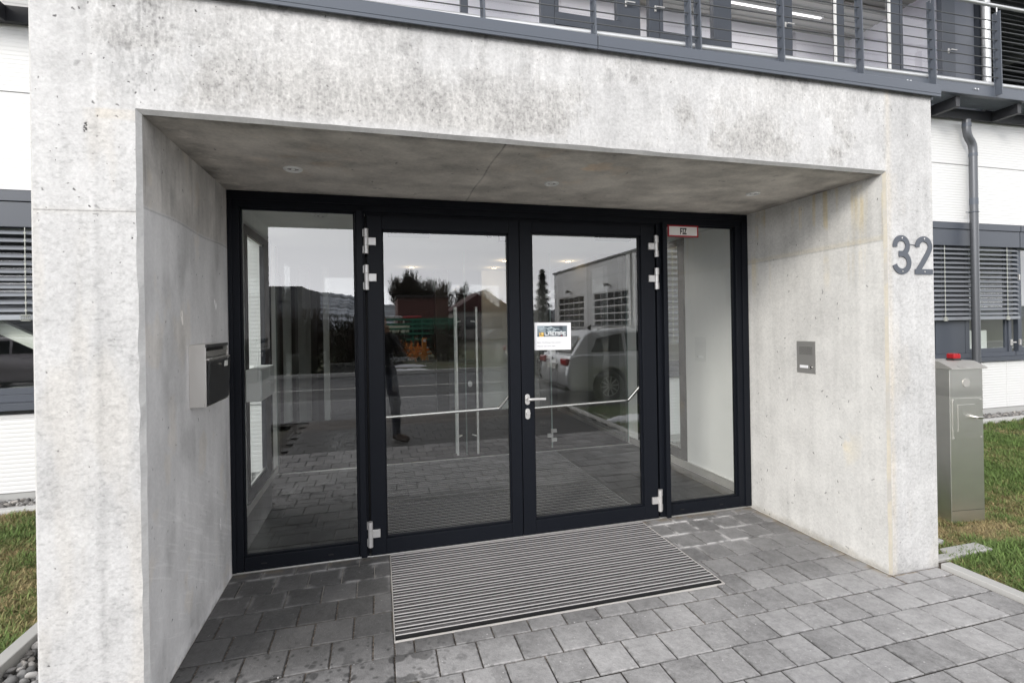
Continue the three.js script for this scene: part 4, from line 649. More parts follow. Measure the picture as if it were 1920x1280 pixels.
{
  // steel pedestal on the lawn with a red beacon
  const t = thing('steel_pedestal', 'brushed steel pedestal cabinet on the lawn right of the portal', 'cabinet', [5.27, -0.03, -0.5], -0.123);
  const gradeTex = dataTex(64, 256, (i, j, o) => { const y = j / 256, n = fbm(i / 9, j / 12, 3) - 0.5; const v = 0.80 + 0.05 * n - 0.12 * (1 - sstep(0.02, 0.10, y + n * 0.05)); o[0] = v; o[1] = v * 0.985; o[2] = v * 0.94; });
  const st = new THREE.MeshStandardMaterial({ map: gradeTex, metalness: 0.97, roughness: 0.36 });
  mesh('body', B(0, 0.304, 0, 1.215, -0.30, 0, 0.003), st, t);
  const s = new THREE.Shape([[-0.012, 0], [0.318, 0], [0.318, 0.012], [-0.012, 0.012]].map(([x, y]) => new THREE.Vector2(x, y)));
  const cap = new THREE.BufferGeometry(); { const a = -0.012, b = 0.318, z0 = -0.31, z1 = 0.028, P = [[a, 1.216, z1], [b, 1.216, z1], [b, 1.216, z0], [a, 1.216, z0], [a, 1.226, z1], [b, 1.226, z1], [b, 1.272, z1 - 0.10], [a, 1.272, z1 - 0.10], [a, 1.272, z0], [b, 1.272, z0]]; const F = [[0, 1, 5, 4], [4, 5, 6, 7], [7, 6, 9, 8], [8, 9, 2, 3], [3, 2, 1, 0]], V = []; for (const f of F) V.push(...P[f[0]], ...P[f[1]], ...P[f[2]], ...P[f[0]], ...P[f[2]], ...P[f[3]]); for (const f of [[1, 2, 9], [1, 9, 6], [1, 6, 5], [0, 8, 3], [0, 7, 8], [0, 4, 7]]) V.push(...P[f[0]], ...P[f[1]], ...P[f[2]]); cap.setAttribute('position', new THREE.BufferAttribute(new Float32Array(V), 3)); cap.computeVertexNormals(); }
  mesh('cap', metres(cap), M.steel, t);
  const d = mesh('front_panel', B(0.022, 0.288, 0.66, 0.985, 0, 0.003, 0.001), st, t);
  mesh('inner_panel', B(0.068, 0.225, 0.725, 0.935, 0.003, 0.0055, 0.001), st, d);
  mesh('handle', [rod([0.212, 0.835, 0.004], [0.212, 0.835, 0.045], 0.009, 12), B(0.19, 0.245, 0.826, 0.844, 0.04, 0.052, 0.004)], M.polished, d);
  const c = cyl(0.033, 0.003, 28); c.rotateX(Math.PI / 2); c.translate(0.150, 1.105, 0.002); mesh('round_cover', c, std([0.62, 0.60, 0.57], 0.45, 0.7), t);
  pieces('screw', [[0.03, 0.675], [0.28, 0.675], [0.03, 0.97], [0.28, 0.97]].map(([x, y]) => { const c2 = cyl(0.004, 0.004, 10); c2.rotateX(Math.PI / 2); c2.translate(x, y, 0.004); return c2; }), M.hinge, t); mesh('door_seam', B(0.006, 0.298, 0.10, 0.103, -0.001, 0.0006), M.black, t);
  const b = thing('warning_light', 'small red warning light on top of the steel pedestal', 'warning light', [5.50, 1.243, -0.62], -0.123);
  const red = std([0.36, 0.010, 0.016], 0.3); mesh('lens', [B(-0.034, 0.034, 0.012, 0.054, -0.034, 0.034, 0.011)], red, b); mesh('lens_rib', [-0.012, 0.012].map((x) => B(x - 0.002, x + 0.002, 0.014, 0.055, -0.035, 0.035, 0.002)), red, b); mesh('base', B(-0.036, 0.036, 0, 0.014, -0.036, 0.036, 0.004), std([0.03, 0.03, 0.03], 0.6), b);
}

// ------------------------------------------------------------------ the office building behind
{
  const b = thing('office_building', 'white panelled office building with dark window bands behind the portal', 'building');
  const A = M.anthraciteFacade, r = rng(17);
  // shell
  mesh('wall', [B(XR + 0.001, 30, -0.1, 0.86, -3.80, -3.492), B(XR + 0.001, 30, 2.78, 4.86, -3.80, -3.492), B(-30, XL - 0.001, -0.1, 0.80, -3.80, -3.492), B(-30, XL - 0.001, 2.62, 4.86, -3.80, -3.492), B(XL - 0.001, XR + 0.001, 3.03, 4.86, -3.80, -3.455), B(4.196, 4.46, 0.86, 2.78, -3.8, -3.45), B(-0.95, -0.216, 0.80, 2.62, -3.8, -3.492), B(XL, -0.216, -0.1, 0.8, -3.8, -3.492), B(4.196, XR, -0.1, 0.86, -3.8, -3.492)], M.sidingPlain, b);
  const row = (x0, x1, y0, y1, step, off) => { for (let x = x0 - off; x < x1; x += step) { const p = Math.max(x, x0), q = Math.min(x + step, x1); if (q - p > 0.05) mesh('cladding_panel', B(p + 0.003, q - 0.003, y0 + 0.005, y1 - 0.005, -3.491, -3.45 + (r() - 0.5) * 0.001, 0.003), M.siding, b); } };
  row(4.196, 18, 0.086, 0.855, 4.2, 1.6); row(XR + 0.01, 18, 3.105, 4.036, 4.2, 0.5); row(XR + 0.01, 18, 4.036, 4.84, 4.2, 0.5); 
  row(-9, -0.216, 0.055, 0.775, 4.2, 1); row(-9, XL - 0.01, 2.955, 3.90, 4.2, 1); row(-9, XL - 0.01, 3.90, 4.84, 4.2, 1); row(-0.95, -0.216, 0.78, 2.955, 4.2, 0);
  mesh('plinth', [B(XR + 0.01, 18, -0.09, 0.084, -3.49, -3.462), B(-9, XL - 0.01, -0.09, 0.053, -3.49, -3.462)], std([0.4, 0.4, 0.39], 0.8), b);
  const slatG = (w) => { const P = []; for (let i = 0; i < 5; i++) { const a = (i - 2) / 2; P.push([a * 0.040, -a * a * 0.008]); } const V = []; const q = (p, s, dy) => [[-w / 2, p[1] + dy, p[0]], [w / 2, p[1] + dy, p[0]], [w / 2, s[1] + dy, s[0]], [-w / 2, s[1] + dy, s[0]]]; for (let i = 0; i < 4; i++) { const t = q(P[i + 1], P[i], 0.0015), u = q(P[i], P[i + 1], -0.0015); for (const f of [t, u]) V.push(...f[0], ...f[1], ...f[2], ...f[0], ...f[2], ...f[3]); } const e = P[4]; const f = [[-w / 2, e[1] - 0.003, e[0]], [w / 2, e[1] - 0.003, e[0]], [w / 2, e[1] + 0.0025, e[0] + 0.001], [-w / 2, e[1] + 0.0025, e[0] + 0.001]]; V.push(...f[0], ...f[1], ...f[2], ...f[0], ...f[2], ...f[3]); const g = new THREE.BufferGeometry(); g.setAttribute('position', new THREE.BufferAttribute(new Float32Array(V), 3)); g.computeVertexNormals(); g.rotateX(0.62); return metres(g); };
  const slatMat = std([0.26, 0.275, 0.30], 0.42, 0.35), cordMat = std([0.45, 0.46, 0.42], 0.8);
  const windowUnit = (x0, x1, ys, yh, yb, ft, panes, nsl) => { // sill, head, blind bottom, fascia top
    const f = mesh('window', [B(x0, x1, ys - 0.068, ys, -3.52, -3.40, 0.003), B(x0, x1, ys, ys + 0.07, -3.60, -3.52, 0.003), B(x0, x1, yh, ft - 0.105, -3.56, -3.44, 0.003), B(x0, x1, ft - 0.10, ft, -3.54, -3.425, 0.003), ...panes.flatMap(([a, c]) => [B(a - 0.07, a, ys + 0.07, yh, -3.60, -3.53, 0.003), B(c, c + 0.07, ys + 0.07, yh, -3.60, -3.53, 0.003)])], A, b);
    for (const [a, c] of panes) { mesh('pane', quad([a, ys + 0.07, -3.565], [c, ys + 0.07, -3.565], [c, yh, -3.565], [a, yh, -3.565]), M.windowGlass, f); mesh('pane_frame', [B(a, c, ys + 0.07, ys + 0.135, -3.585, -3.548, 0.003), B(a, a + 0.05, ys + 0.135, yh, -3.585, -3.548, 0.003), B(c - 0.05, c, ys + 0.135, yh, -3.585, -3.548, 0.003)], A, f); mesh('inner_sill', B(a + 0.02, c - 0.02, ys + 0.09, ys + 0.11, -3.95, -3.61), M.white, f); }
    return f;
  };
  const blind = (f, x0, x1, y0, y1, pitch, cords) => {
    const g = slatG(x1 - x0), n = Math.floor((y1 - y0 - 0.05) / pitch);
    for (let k = 0; k < n; k++) mesh('slat', g, slatMat, f, [(x0 + x1) / 2, y1 - 0.035 - k * pitch, -3.475]);
    mesh('blind_rail', B(x0 - 0.004, x1 + 0.004, y0, y0 + 0.052, -3.515, -3.437, 0.006), slatMat, f);
    for (const x of cords) { mesh('blind_cord', [rod([x, y0 + 0.03, -3.432], [x, y1, -3.432], 0.004, 6), rod([x + 0.045, y0 + 0.05, -3.512], [x + 0.045, y1, -3.512], 0.003, 5), ...Array.from({ length: n }, (_, k) => B(x - 0.009, x + 0.009, y1 - 0.06 - k * pitch, y1 - 0.045 - k * pitch, -3.437, -3.428))], cordMat, f); const c = []; for (let k = 0; k < 5; k++) { const t = new THREE.TorusGeometry(0.03, 0.003, 5, 12); t.scale(0.5, 1, 1); t.translate(x - 0.03 + k * 0.015, y0 + 0.022, -3.428); c.push(t); } mesh('cord_bundle', c, cordMat, f); }
  };
  // right: two windows with their blinds, a blank dark panel between the panes
  let f = windowUnit(4.462, 11.34, 0.928, 2.735, 1.54, 3.1, [[4.58, 5.6], [5.75, 6.65], [6.8, 8.10], [8.24, 9.55], [10.27, 11.20]]);
  mesh('blank_panel', B(9.621, 10.199, 1.0, 2.735, -3.57, -3.535, 0.003), M.anthraciteFacade, f); blind(f, 8.16, 11.32, 1.54, 2.73, 0.0745, [9.62, 11.02]); blind(f, 6.1, 8.12, 1.54, 2.73, 0.0745, [6.5, 7.8]); blind(f, 4.50, 6.06, 1.30, 2.73, 0.0745, [4.72, 5.8]);
  mesh('window_handle', [B(11.225, 11.25, 1.10, 1.2, -3.53, -3.505, 0.004), B(11.225, 11.31, 1.142, 1.162, -3.50, -3.485, 0.004)], M.hinge, f);
  f = windowUnit(11.36, 15.4, 0.928, 2.735, 2.6, 3.1, [[11.5, 13.2], [13.4, 15.2]]); mesh('window_handle', [B(11.43, 11.45, 1.1, 1.2, -3.53, -3.50, 0.004), B(11.43, 11.45, 2.2, 2.3, -3.53, -3.5, 0.004)], M.hinge, f);
  // left: blind half down, a pale brace behind the glass
  f = windowUnit(-4.6, -0.96, 0.918, 2.605, 1.71, 2.95, [[-4.45, -2.9], [-2.75, -1.1]]); blind(f, -4.55, -1.0, 1.71, 2.60, 0.0745, [-2.33, -3.8]); 
  const br = B(-0.9, 0.9, -0.06, 0.06, -0.04, 0.04, 0.004); br.rotateZ(-0.52); br.translate(-2.42, 1.50, -3.70); mesh('brace', br, std([0.6, 0.6, 0.54], 0.6), f);
  // rooms behind the windows
  mesh('room', [B(4.5, 15.5, 0.3, 3.0, -7.0, -6.9), B(4.4, 4.46, 0.3, 3, -7, -3.81), B(15.5, 15.6, 0.3, 3, -7, -3.81), B(4.4, 15.6, 0.2, 0.3, -7, -3.81), B(4.4, 15.6, 3.0, 3.1, -7, -3.81)], std([0.42, 0.42, 0.40], 0.9), b);
  mesh('room', [B(-5, -0.99, 0.3, 3.0, -7.0, -6.9), B(-5.1, -5, 0.3, 3, -7, -3.81), B(-0.99, -0.94, 0.3, 3, -7, -3.81), B(-5.1, -0.94, 0.2, 0.3, -7, -3.81), B(-5.1, -0.94, 3.0, 3.1, -7, -3.81)], std([0.10, 0.10, 0.10], 0.9), b);
  for (let k = 0; k < 3; k++) mesh('folder_stack', B(9.0 + k * 0.7, 9.4 + k * 0.75, 1.04, 1.18 + 0.09 * k, -3.9, -3.66, 0.01), std([0.6, 0.6, 0.57], 0.7), b);
  // upper storey: full-height glazing with dark members, some leaves with deep bottom rails
  const yb = 4.86, yt = 7.6, bars = [[-2.0, -1.9], [-0.5, -0.38], [0.10, 0.20], [1.935, 2.025], [2.937, 3.119], [4.03, 4.308], [4.44, 4.591], [5.48, 5.716], [6.585, 6.746], [7.555, 7.687], [8.60, 8.771], [9.70, 9.94]];
  const up = mesh('upper_window', [B(-4, 12.5, yb, yb + 0.10, -3.52, -3.42, 0.004), B(-4, 12.5, yt, 7.74, -3.52, -3.42, 0.004), ...bars.map(([a, c]) => B(a, c, yb + 0.1, yt, -3.51, -3.435, 0.004))], A, b);
  for (let k = 0; k < bars.length - 1; k++) { const a = bars[k][1], c = bars[k + 1][0]; if (c - a > 0.3) mesh('pane', quad([a, yb + 0.1, -3.475], [c, yb + 0.1, -3.475], [c, yt, -3.475], [a, yt, -3.475]), M.upperGlass, up); }
  for (const [a, c, lo] of [[3.12, 4.03, 0.04], [4.592, 5.48, 0], [8.772, 9.70, 0]]) { const m = mesh('casement', [B(a, c, 5.28 + lo, 5.44 + lo, -3.505, -3.425, 0.004), B(a, a + 0.05, 5.44 + lo, yt, -3.505, -3.425, 0.004), B(c - 0.06, c, 5.44 + lo, yt, -3.505, -3.425, 0.004), B(a + 0.05, c - 0.02, 5.22 + lo, 5.262 + lo, -3.505, -3.44, 0.003)], A, up); mesh('apron', B(a, c, 4.96, 5.22 + lo, -3.50, -3.47), std([0.5, 0.5, 0.53], 0.5), m); }
  for (const [x, y] of [[4.10, 5.72], [4.53, 5.72], [6.62, 5.80], [9.78, 5.83]]) mesh('window_handle', [B(x - 0.012, x + 0.012, y - 0.04, y + 0.04, -3.437, -3.422, 0.003), rod([x, y, -3.43], [x, y, -3.385], 0.009), B(x - 0.01, x + 0.11, y - 0.008, y + 0.008, -3.392, -3.376, 0.003)], M.hinge, up);
  pieces('white_jamb', [B(7.525, 7.554, yb + 0.1, yt, -3.47, -3.44, 0.003), B(8.57, 8.60, yb + 0.1, yt, -3.47, -3.44, 0.003)], M.white, up);
  mesh('blank_panel', B(9.94, 10.38, yb + 0.1, yt, -3.50, -3.45, 0.003), std([0.09, 0.10, 0.125], 0.35), up);
  f = mesh('upper_window', [B(10.55, 15, yb, yb + 0.1, -3.54, -3.42), B(10.52, 10.60, yb + 0.1, yt, -3.54, -3.42, 0.003)], A, b); mesh('pane', quad([10.6, yb, -3.56], [15, yb, -3.56], [15, yt, -3.56], [10.6, yt, -3.56]), M.windowGlass, f);
  { const g = slatG(3.3); for (let k = 0; k < 33; k++) mesh('slat', g, std([0.10, 0.105, 0.115], 0.4, 0.3), f, [12.3, 5.0 + k * 0.079, -3.48]); }
  const pale = std([0.80, 0.79, 0.84], 0.9);
  pieces('upper_room', [B(-5, 10.2, 4.7, 4.8, -9, -3.81), B(-5, 10.2, 4.8, 7.2, -5.6, -5.5), B(-5.1, -5, 4.8, 7.2, -5.5, -3.6), B(10.2, 10.3, 4.8, 7.2, -9, -3.6)], pale, b);
  mesh('upper_ceiling', B(-5, 10.3, 7.21, 7.3, -9, -3.45), std([0.30, 0.30, 0.27], 0.8), b);
  for (let k = 0; k < 12; k++) mesh('ceiling_slat', B(-5, 10.2, 7.185, 7.208, -5.4 + k * 0.16, -5.32 + k * 0.16), std([0.36, 0.35, 0.31], 0.8), b);
  mesh('upper_room', [B(10.31, 16, 4.7, 4.8, -9, -3.81), B(10.31, 16, 4.8, 7.75, -9.1, -9), B(16, 16.1, 4.8, 7.75, -9, -3.6)], std([0.05, 0.05, 0.05], 0.9), b);
  mesh('eave', [B(-30, 30, 7.86, 8.15, -12, -1.55), B(-30, 30, 7.76, 7.86, -3.4, -1.6)], std([0.16, 0.165, 0.17], 0.7), b);
  const p = tube([[10.50, 4.95, -3.36], [10.50, 7.75, -3.36]], 0.058, 2, 20); mesh('round_column', p, M.galv, b);
}
// strip lamps of the upper storey
for (const [x, w] of [[1.2, 'first lit strip lamp in the upper storey, behind the left panes'], [4.6, 'lit strip lamp in the upper storey above the middle of the portal'], [7.8, 'lit strip lamp in the upper storey behind the right panes']]) {
  const t = thing('strip_lamp', w, 'strip lamp', [x, 7.12, -4.95]), e = std([0.9, 0.9, 0.88], 0.5); e.emissive.setRGB(1, 0.98, 0.94); e.emissiveIntensity = 1.3;
  mesh('housing', B(-1.15, 1.15, 0.02, 0.06, -0.03, 0.03, 0.004), M.white, t); mesh('lamp_tube', B(-1.1, 1.1, 0, 0.018, -0.016, 0.016, 0.004), e, t);
  const l = new THREE.RectAreaLight(0xfffaf0, 34, 2.2, 0.032); l.position.set(0, -0.006, 0); l.rotation.x = -Math.PI / 2; t.add(l);
}
{
  // escape walkway along the upper storey
  const t = thing('steel_walkway', 'dark steel balcony walkway with cable railing above the portal', 'balcony', [6, 4.83, -2.95]); t.rotation.z = 0.017;
  const A = M.anthraciteFacade, x0 = -12, x1 = 9, gm = std([0.34, 0.37, 0.40], 0.5, 0.4);
  mesh('edge_beam', [B(x0, x1, 0, 0.012, -0.07, 0.0, 0.002), B(x0, x1, 0.148, 0.16, -0.07, 0.0, 0.002), B(x0, x1, 0.012, 0.148, -0.012, 0.0)], M.capping, t);
  mesh('wall_beam', [B(x0, x1, -0.15, 0.0, -0.48, -0.42, 0.003)], std([0.02, 0.021, 0.025], 0.5), t);
  for (let k = -11; k < 7; k++) { const x = 3.33 - 6 + 6 - 0.0 + k * 1.31; if (x > x0 && x < x1) mesh('cross_beam', [B(x - 0.04, x + 0.04, -0.16, -0.006, -0.419, -0.072, 0.003)], std([0.025, 0.026, 0.03], 0.5), t); }
  const bars = []; for (let x = -4.5; x < x1; x += 0.034) bars.push(B(x, x + 0.005, 0.02, 0.055, -0.42, -0.075)); for (let k = 0; k < 9; k++) bars.push(B(-4.5, x1, 0.044, 0.052, -0.40 + k * 0.04, -0.396 + k * 0.04)); mesh('grating', bars, gm, t).userData.kind = 'stuff';
  const xs = [-6.5, -5.215, -3.899, -2.586, -1.325, -1.189, 0.052, 1.356, 2.679, 4.006, 5.33, 6.65];
  for (const x of xs) { const m = mesh('post', [B(x - 0.008, x + 0.008, 0.02, 1.265, 0.002, 0.085, 0.002), B(x - 0.03, x + 0.03, 0.02, 1.255, -0.006, 0.002, 0.002)], M.capping, t); mesh('handrail_bracket', rod([x, 1.22, 0.04], [x, 1.35, 0.04], 0.009), M.galv, m); mesh('bolt', [0.03, -0.03].map((d) => { const c = cyl(0.013, 0.02, 6); c.rotateX(Math.PI / 2); c.translate(x + d - 0.42, 0.085, 0.008); return c; }), M.galv, m); }
  for (let k = 0; k < 7; k++) mesh('cable', rod([x0, 0.275 + k * 0.141, 0.04], [x1, 0.275 + k * 0.141, 0.04], 0.0075, 8), std([0.13, 0.135, 0.14], 0.4, 0.7), t);
  mesh('handrail', rod([x0, 1.355, 0.04], [x1, 1.355, 0.04], 0.026, 14), M.galv, t);
  mesh('toe_tube', rod([x0, 0.205, -0.035], [x1, 0.205, -0.035], 0.036, 14), M.galv, t);
}
{
  const t = thing('downpipe', 'dark grey rain downpipe in front of the white cladding right of the portal', 'downpipe', [10.10, 0, -3.32]);
  mesh('pipe', tube([[-0.13, 4.70, 0], [-0.13, 4.55, 0], [-0.10, 4.44, 0], [-0.02, 4.34, 0], [0, 4.25, 0], [0, 4.1, 0], [0, 2, 0], [0, -0.05, 0]], 0.055, 80, 22), std([0.11, 0.115, 0.125], 0.35, 0.4), t);
  const ring = (y, r, h) => { const c = cyl(r, h, 22); c.translate(0, y, 0); return c; }; mesh('sleeve', [ring(3.42, 0.0575, 0.10)], M.capping, t); 
  const cl = new THREE.TorusGeometry(0.058, 0.007, 8, 24); cl.rotateX(Math.PI / 2); cl.translate(0, 3.25, 0); mesh('clamp', [cl, rod([-0.055, 3.25, -0.02], [-0.13, 3.25, -0.03], 0.006)], M.capping, t);
  mesh('pipe_elbow', [ring(4.62, 0.060, 0.06).translate(-0.13, 0, 0), ring(4.16, 0.0585, 0.05)], M.capping, t);
}
// ------------------------------------------------------------------ across the road, seen in the glass
{
  // industrial hall with two sectional gates
  const t = thing('industrial_hall', 'pale grey industrial hall with two glazed sectional gates mirrored in the right door', 'hall', [20, 0, 0]);
  const clad = std([0.60, 0.61, 0.62], 0.55), cl = [];
  const G = [[39.4, 46.2], [30.6, 37.05]];
  mesh('wall', [B(0, 0.3, 0, 7, 46.2, 47.6), B(0, 0.3, 0, 7, 37.05, 39.4), B(0, 0.3, 0, 7, 22, 30.6), B(0, 0.3, 4.25, 7, 39.4, 46.2), B(0, 0.3, 4.25, 7, 30.6, 37.05), B(0.3, 22, 0, 7, 22, 22.3), B(0.3, 22, 0, 7, 47.3, 47.6), B(22, 22.3, 0, 7, 22, 47.6)], clad, t);
  mesh('roof', [B(-0.15, 22.4, 7, 7.16, 21.9, 47.75)], std([0.06, 0.065, 0.07], 0.5), t);
  mesh('seam', [1.4, 2.8, 4.25, 5.6].map((y) => B(-0.006, 0.004, y - 0.015, y + 0.015, 22, 47.6)).concat([38.35, 30.1].map((z) => B(-0.008, 0.004, 0, 7, z - 0.02, z + 0.02))), std([0.36, 0.37, 0.38], 0.6), t);
  mesh('gutter_pipe', rod([-0.08, 0, 30.0], [-0.08, 7, 30.0], 0.06), std([0.2, 0.2, 0.21], 0.5), t);
  G.forEach(([a, b]) => {
    const g = mesh('gate', [B(0.06, 0.12, 0.02, 1.15, a, b, 0.01)], std([0.66, 0.67, 0.67], 0.5), t);
    mesh('gate_glass', B(0.09, 0.11, 1.15, 4.25, a, b), M.farGlass, g);
    for (let k = 0; k <= 5; k++) mesh('gate_rail', B(0.05, 0.12, 1.15 + k * 0.61 - 0.05, 1.15 + k * 0.61 + 0.05, a, b, 0.01), std([0.7, 0.7, 0.7], 0.5), g);
    for (let k = 0; k <= 5; k++) { const z = lerp(a, b, k / 5); mesh('gate_mullion', B(0.055, 0.115, 1.15, 4.2, z - 0.03, z + 0.03, 0.01), std([0.62, 0.62, 0.62], 0.5), g); }
    mesh('wall_lamp', [B(-0.5, -0.2, 4.65, 4.9, (a + b) / 2 - 0.2, (a + b) / 2 + 0.2, 0.05), B(-0.2, 0, 4.74, 4.8, (a + b) / 2 - 0.03, (a + b) / 2 + 0.03)], std([0.05, 0.05, 0.05], 0.5), g);
  });
}
// estate car
function makeCar(label, pos, turn, paint, group) {
  const t = thing('estate_car', label, 'car', pos, turn, group);
  const Lc = 4.56, w = 0.89; // along +x is forward, x = 0 at the rear bumper
  const side = (pts) => { const s = new THREE.Shape(); pts.forEach(([x, y], i) => i ? s.lineTo(x, y) : s.moveTo(x, y)); return s; };
  const archPts = (cx, r, n = 14) => Array.from({ length: n + 1 }, (_, i) => { const a = Math.PI - Math.PI * i / n; return [cx + r * Math.cos(a), 0.32 + r * Math.sin(a)]; }).filter(([, y]) => y > 0.2);
  const low = side([[0.06, 0.34], [0.16, 0.24], [0.58, 0.22], ...archPts(0.94, 0.36), [1.32, 0.2], [3.2, 0.2], ...archPts(3.57, 0.36), [3.98, 0.22], [4.38, 0.24], [4.52, 0.36], [4.56, 0.52], [4.48, 0.66], [4.30, 0.76], [3.55, 0.92], [3.30, 0.96], [0.32, 0.99], [0.10, 0.96], [0.05, 0.80], [0.02, 0.62], [0.0, 0.48]]);
  const body = flat(new THREE.ExtrudeGeometry(low, { depth: 2 * w - 0.16, bevelEnabled: true, bevelThickness: 0.08, bevelSize: 0.05, bevelOffset: -0.05, bevelSegments: 5, curveSegments: 8 })); body.translate(0, 0, -w + 0.08);
  const top = side([[0.14, 0.95], [0.46, 1.36], [0.62, 1.44], [1.3, 1.485], [2.1, 1.47], [2.55, 1.41], [3.50, 0.93]]);
  const house = flat(new THREE.ExtrudeGeometry(top, { depth: 2 * w - 0.2, bevelEnabled: true, bevelThickness: 0.06, bevelSize: 0.04, bevelOffset: -0.04, bevelSegments: 4 })); house.translate(0, 0, -w + 0.1);
  for (const g of [body, house]) { const p = g.attributes.position; for (let i = 0; i < p.count; i++) { const x = p.getX(i), y = p.getY(i); let k = 1 - 0.10 * Math.pow(Math.max(0, (x - 3.4) / 1.16), 2) - 0.07 * Math.pow(Math.max(0, (0.8 - x) / 0.8), 2); if (y > 0.95) k *= 1 - 0.36 * (y - 0.95); p.setZ(i, p.getZ(i) * k); } }
  const P = new THREE.MeshPhysicalMaterial({ color: new THREE.Color().setRGB(...paint), metalness: 0.75, roughness: 0.35, clearcoat: 0.8, clearcoatRoughness: 0.08 });
  mesh('body', [toCreasedNormals(body, 0.6), toCreasedNormals(house, 0.6)], P, t);
  const gl = std([0.012, 0.014, 0.016], 0.06), blk = std([0.02, 0.02, 0.02], 0.6);
  for (const s of [-1, 1]) {
    const wz = (y) => (w - 0.04) * (1 - 0.36 * (y - 0.95)) + 0.003;
    const pane = (pts) => { const g = new THREE.ExtrudeGeometry(side(pts), { depth: 0.008, bevelEnabled: false }); const f = flat(g), p = f.attributes.position; for (let i = 0; i < p.count; i++) p.setZ(i, s * (wz(p.getY(i)) + (p.getZ(i) - 0.004) * 1)); if (s < 0) { const A = p.array; for (let i = 0; i < A.length; i += 9) for (let k = 0; k < 3; k++) { const q = A[i + 3 + k]; A[i + 3 + k] = A[i + 6 + k]; A[i + 6 + k] = q; } } f.computeVertexNormals(); return f; };
    mesh('side_window', pane([[0.55, 1.02], [0.72, 1.30], [1.28, 1.385], [1.28, 1.02]]), gl, t); mesh('side_window', pane([[1.36, 1.02], [1.36, 1.39], [2.06, 1.385], [2.10, 1.02]]), gl, t); mesh('side_window', pane([[2.18, 1.02], [2.14, 1.38], [2.48, 1.34], [3.18, 1.02]]), gl, t);
    for (const x of [0.94, 3.57]) {
      const ty = new THREE.TorusGeometry(0.255, 0.07, 14, 40); ty.scale(1, 1, 1.5); const wh = mesh('wheel', [ty.translate(x, 0.32, s * 0.79)], std([0.018, 0.018, 0.018], 0.8), t);
      const rim = []; for (let k = 0; k < 10; k++) { const g = B(0.03, 0.205, -0.014, 0.014, -0.014, 0.014, 0.006); g.rotateZ(k * Math.PI / 5 + 0.1); g.translate(x, 0.32, s * 0.845); rim.push(flat(g)); }
      const rr = new THREE.TorusGeometry(0.205, 0.014, 8, 36); rr.translate(x, 0.32, s * 0.845); rim.push(rr); const hub = cyl(0.05, 0.04, 20); hub.rotateX(Math.PI / 2); hub.translate(x, 0.32, s * 0.845); rim.push(hub); mesh('rim', rim, std([0.62, 0.62, 0.63], 0.3, 0.8), wh);
      const back = cyl(0.2, 0.02, 24); back.rotateX(Math.PI / 2); back.translate(x, 0.32, s * 0.79); mesh('brake', back, blk, wh);
    }
    mesh('door_handle', B(1.42, 1.62, 0.865, 0.895, s * (w - 0.01), s * (w + 0.018), 0.008), P, t); mesh('door_handle', B(2.42, 2.62, 0.865, 0.895, s * (w - 0.01), s * (w + 0.018), 0.008), P, t);
    mesh('roof_rail', tube([[0.75, 1.44, s * 0.62], [0.9, 1.50, s * 0.63], [1.5, 1.53, s * 0.64], [2.3, 1.49, s * 0.64], [2.45, 1.43, s * 0.63]], 0.014, 30, 8), M.hinge, t);
    mesh('taillight', B(-0.005, 0.30, 0.755, 0.90, s * 0.50, s * 0.825, 0.04), std([0.30, 0.012, 0.016], 0.12), t);
    mesh('wing_mirror', B(3.0, 3.14, 0.98, 1.1, s * 0.86, s * 1.04, 0.04), P, t);
    mesh('headlight', B(4.22, 4.50, 0.62, 0.74, s * 0.48, s * 0.76, 0.03), std([0.7, 0.72, 0.75], 0.1), t);
  }
  const rw = quad([0.165, 1.0, 0.66], [0.165, 1.0, -0.66], [0.425, 1.33, -0.56], [0.425, 1.33, 0.56]); rw.translate(-0.012, 0.012, 0); const rwb = quad([0.165, 1.0, -0.66], [0.165, 1.0, 0.66], [0.425, 1.33, 0.56], [0.425, 1.33, -0.56]); rwb.translate(-0.011, 0.011, 0); mesh('rear_window', [rwb], new THREE.MeshStandardMaterial({ color: 0x1b1f22, roughness: 0.06, side: THREE.DoubleSide }), t);
  mesh('windscreen', quad([3.44, 0.98, 0.68], [3.44, 0.98, -0.68], [2.60, 1.40, -0.58], [2.60, 1.40, 0.58]).translate(0.02, 0.03, 0), new THREE.MeshStandardMaterial({ color: 0x14181a, roughness: 0.06, side: THREE.DoubleSide }), t);
  mesh('number_plate', B(-0.012, 0.03, 0.66, 0.77, -0.26, 0.26, 0.006), std([0.62, 0.62, 0.58], 0.5), t); mesh('badge', rod([0.03, 0.86, 0], [0.062 - 0.05, 0.86, 0], 0.05, 20), M.polished, t);
  mesh('bumper_lip', B(0.02, 0.4, 0.24, 0.33, -0.7, 0.7, 0.03), blk, t); mesh('wiper', rod([0.16, 1.03, 0.02], [0.20, 1.05, -0.3], 0.012, 6), blk, t);
  mesh('antenna', (() => { const g = new THREE.ConeGeometry(0.03, 0.12, 8); g.scale(2, 1, 0.6); g.rotateZ(-0.5); g.translate(0.9, 1.52, 0); return g; })(), blk, t);
  return t;
}
makeCar('silver estate car parked on the plaza behind the viewer, mirrored in the right door', [4.52, -0.02, 5.24], 0, [0.58, 0.59, 0.60]);
makeCar('dark estate car parked farther off, mirrored beside the long pull bars', [4.9, -0.04, 10.6], 0.08, [0.05, 0.055, 0.065]);
makeCar('pale estate car on the left, mirrored in the window left of the portal', [-11.2, -0.04, 8.6], 0.05, [0.50, 0.47, 0.50]);

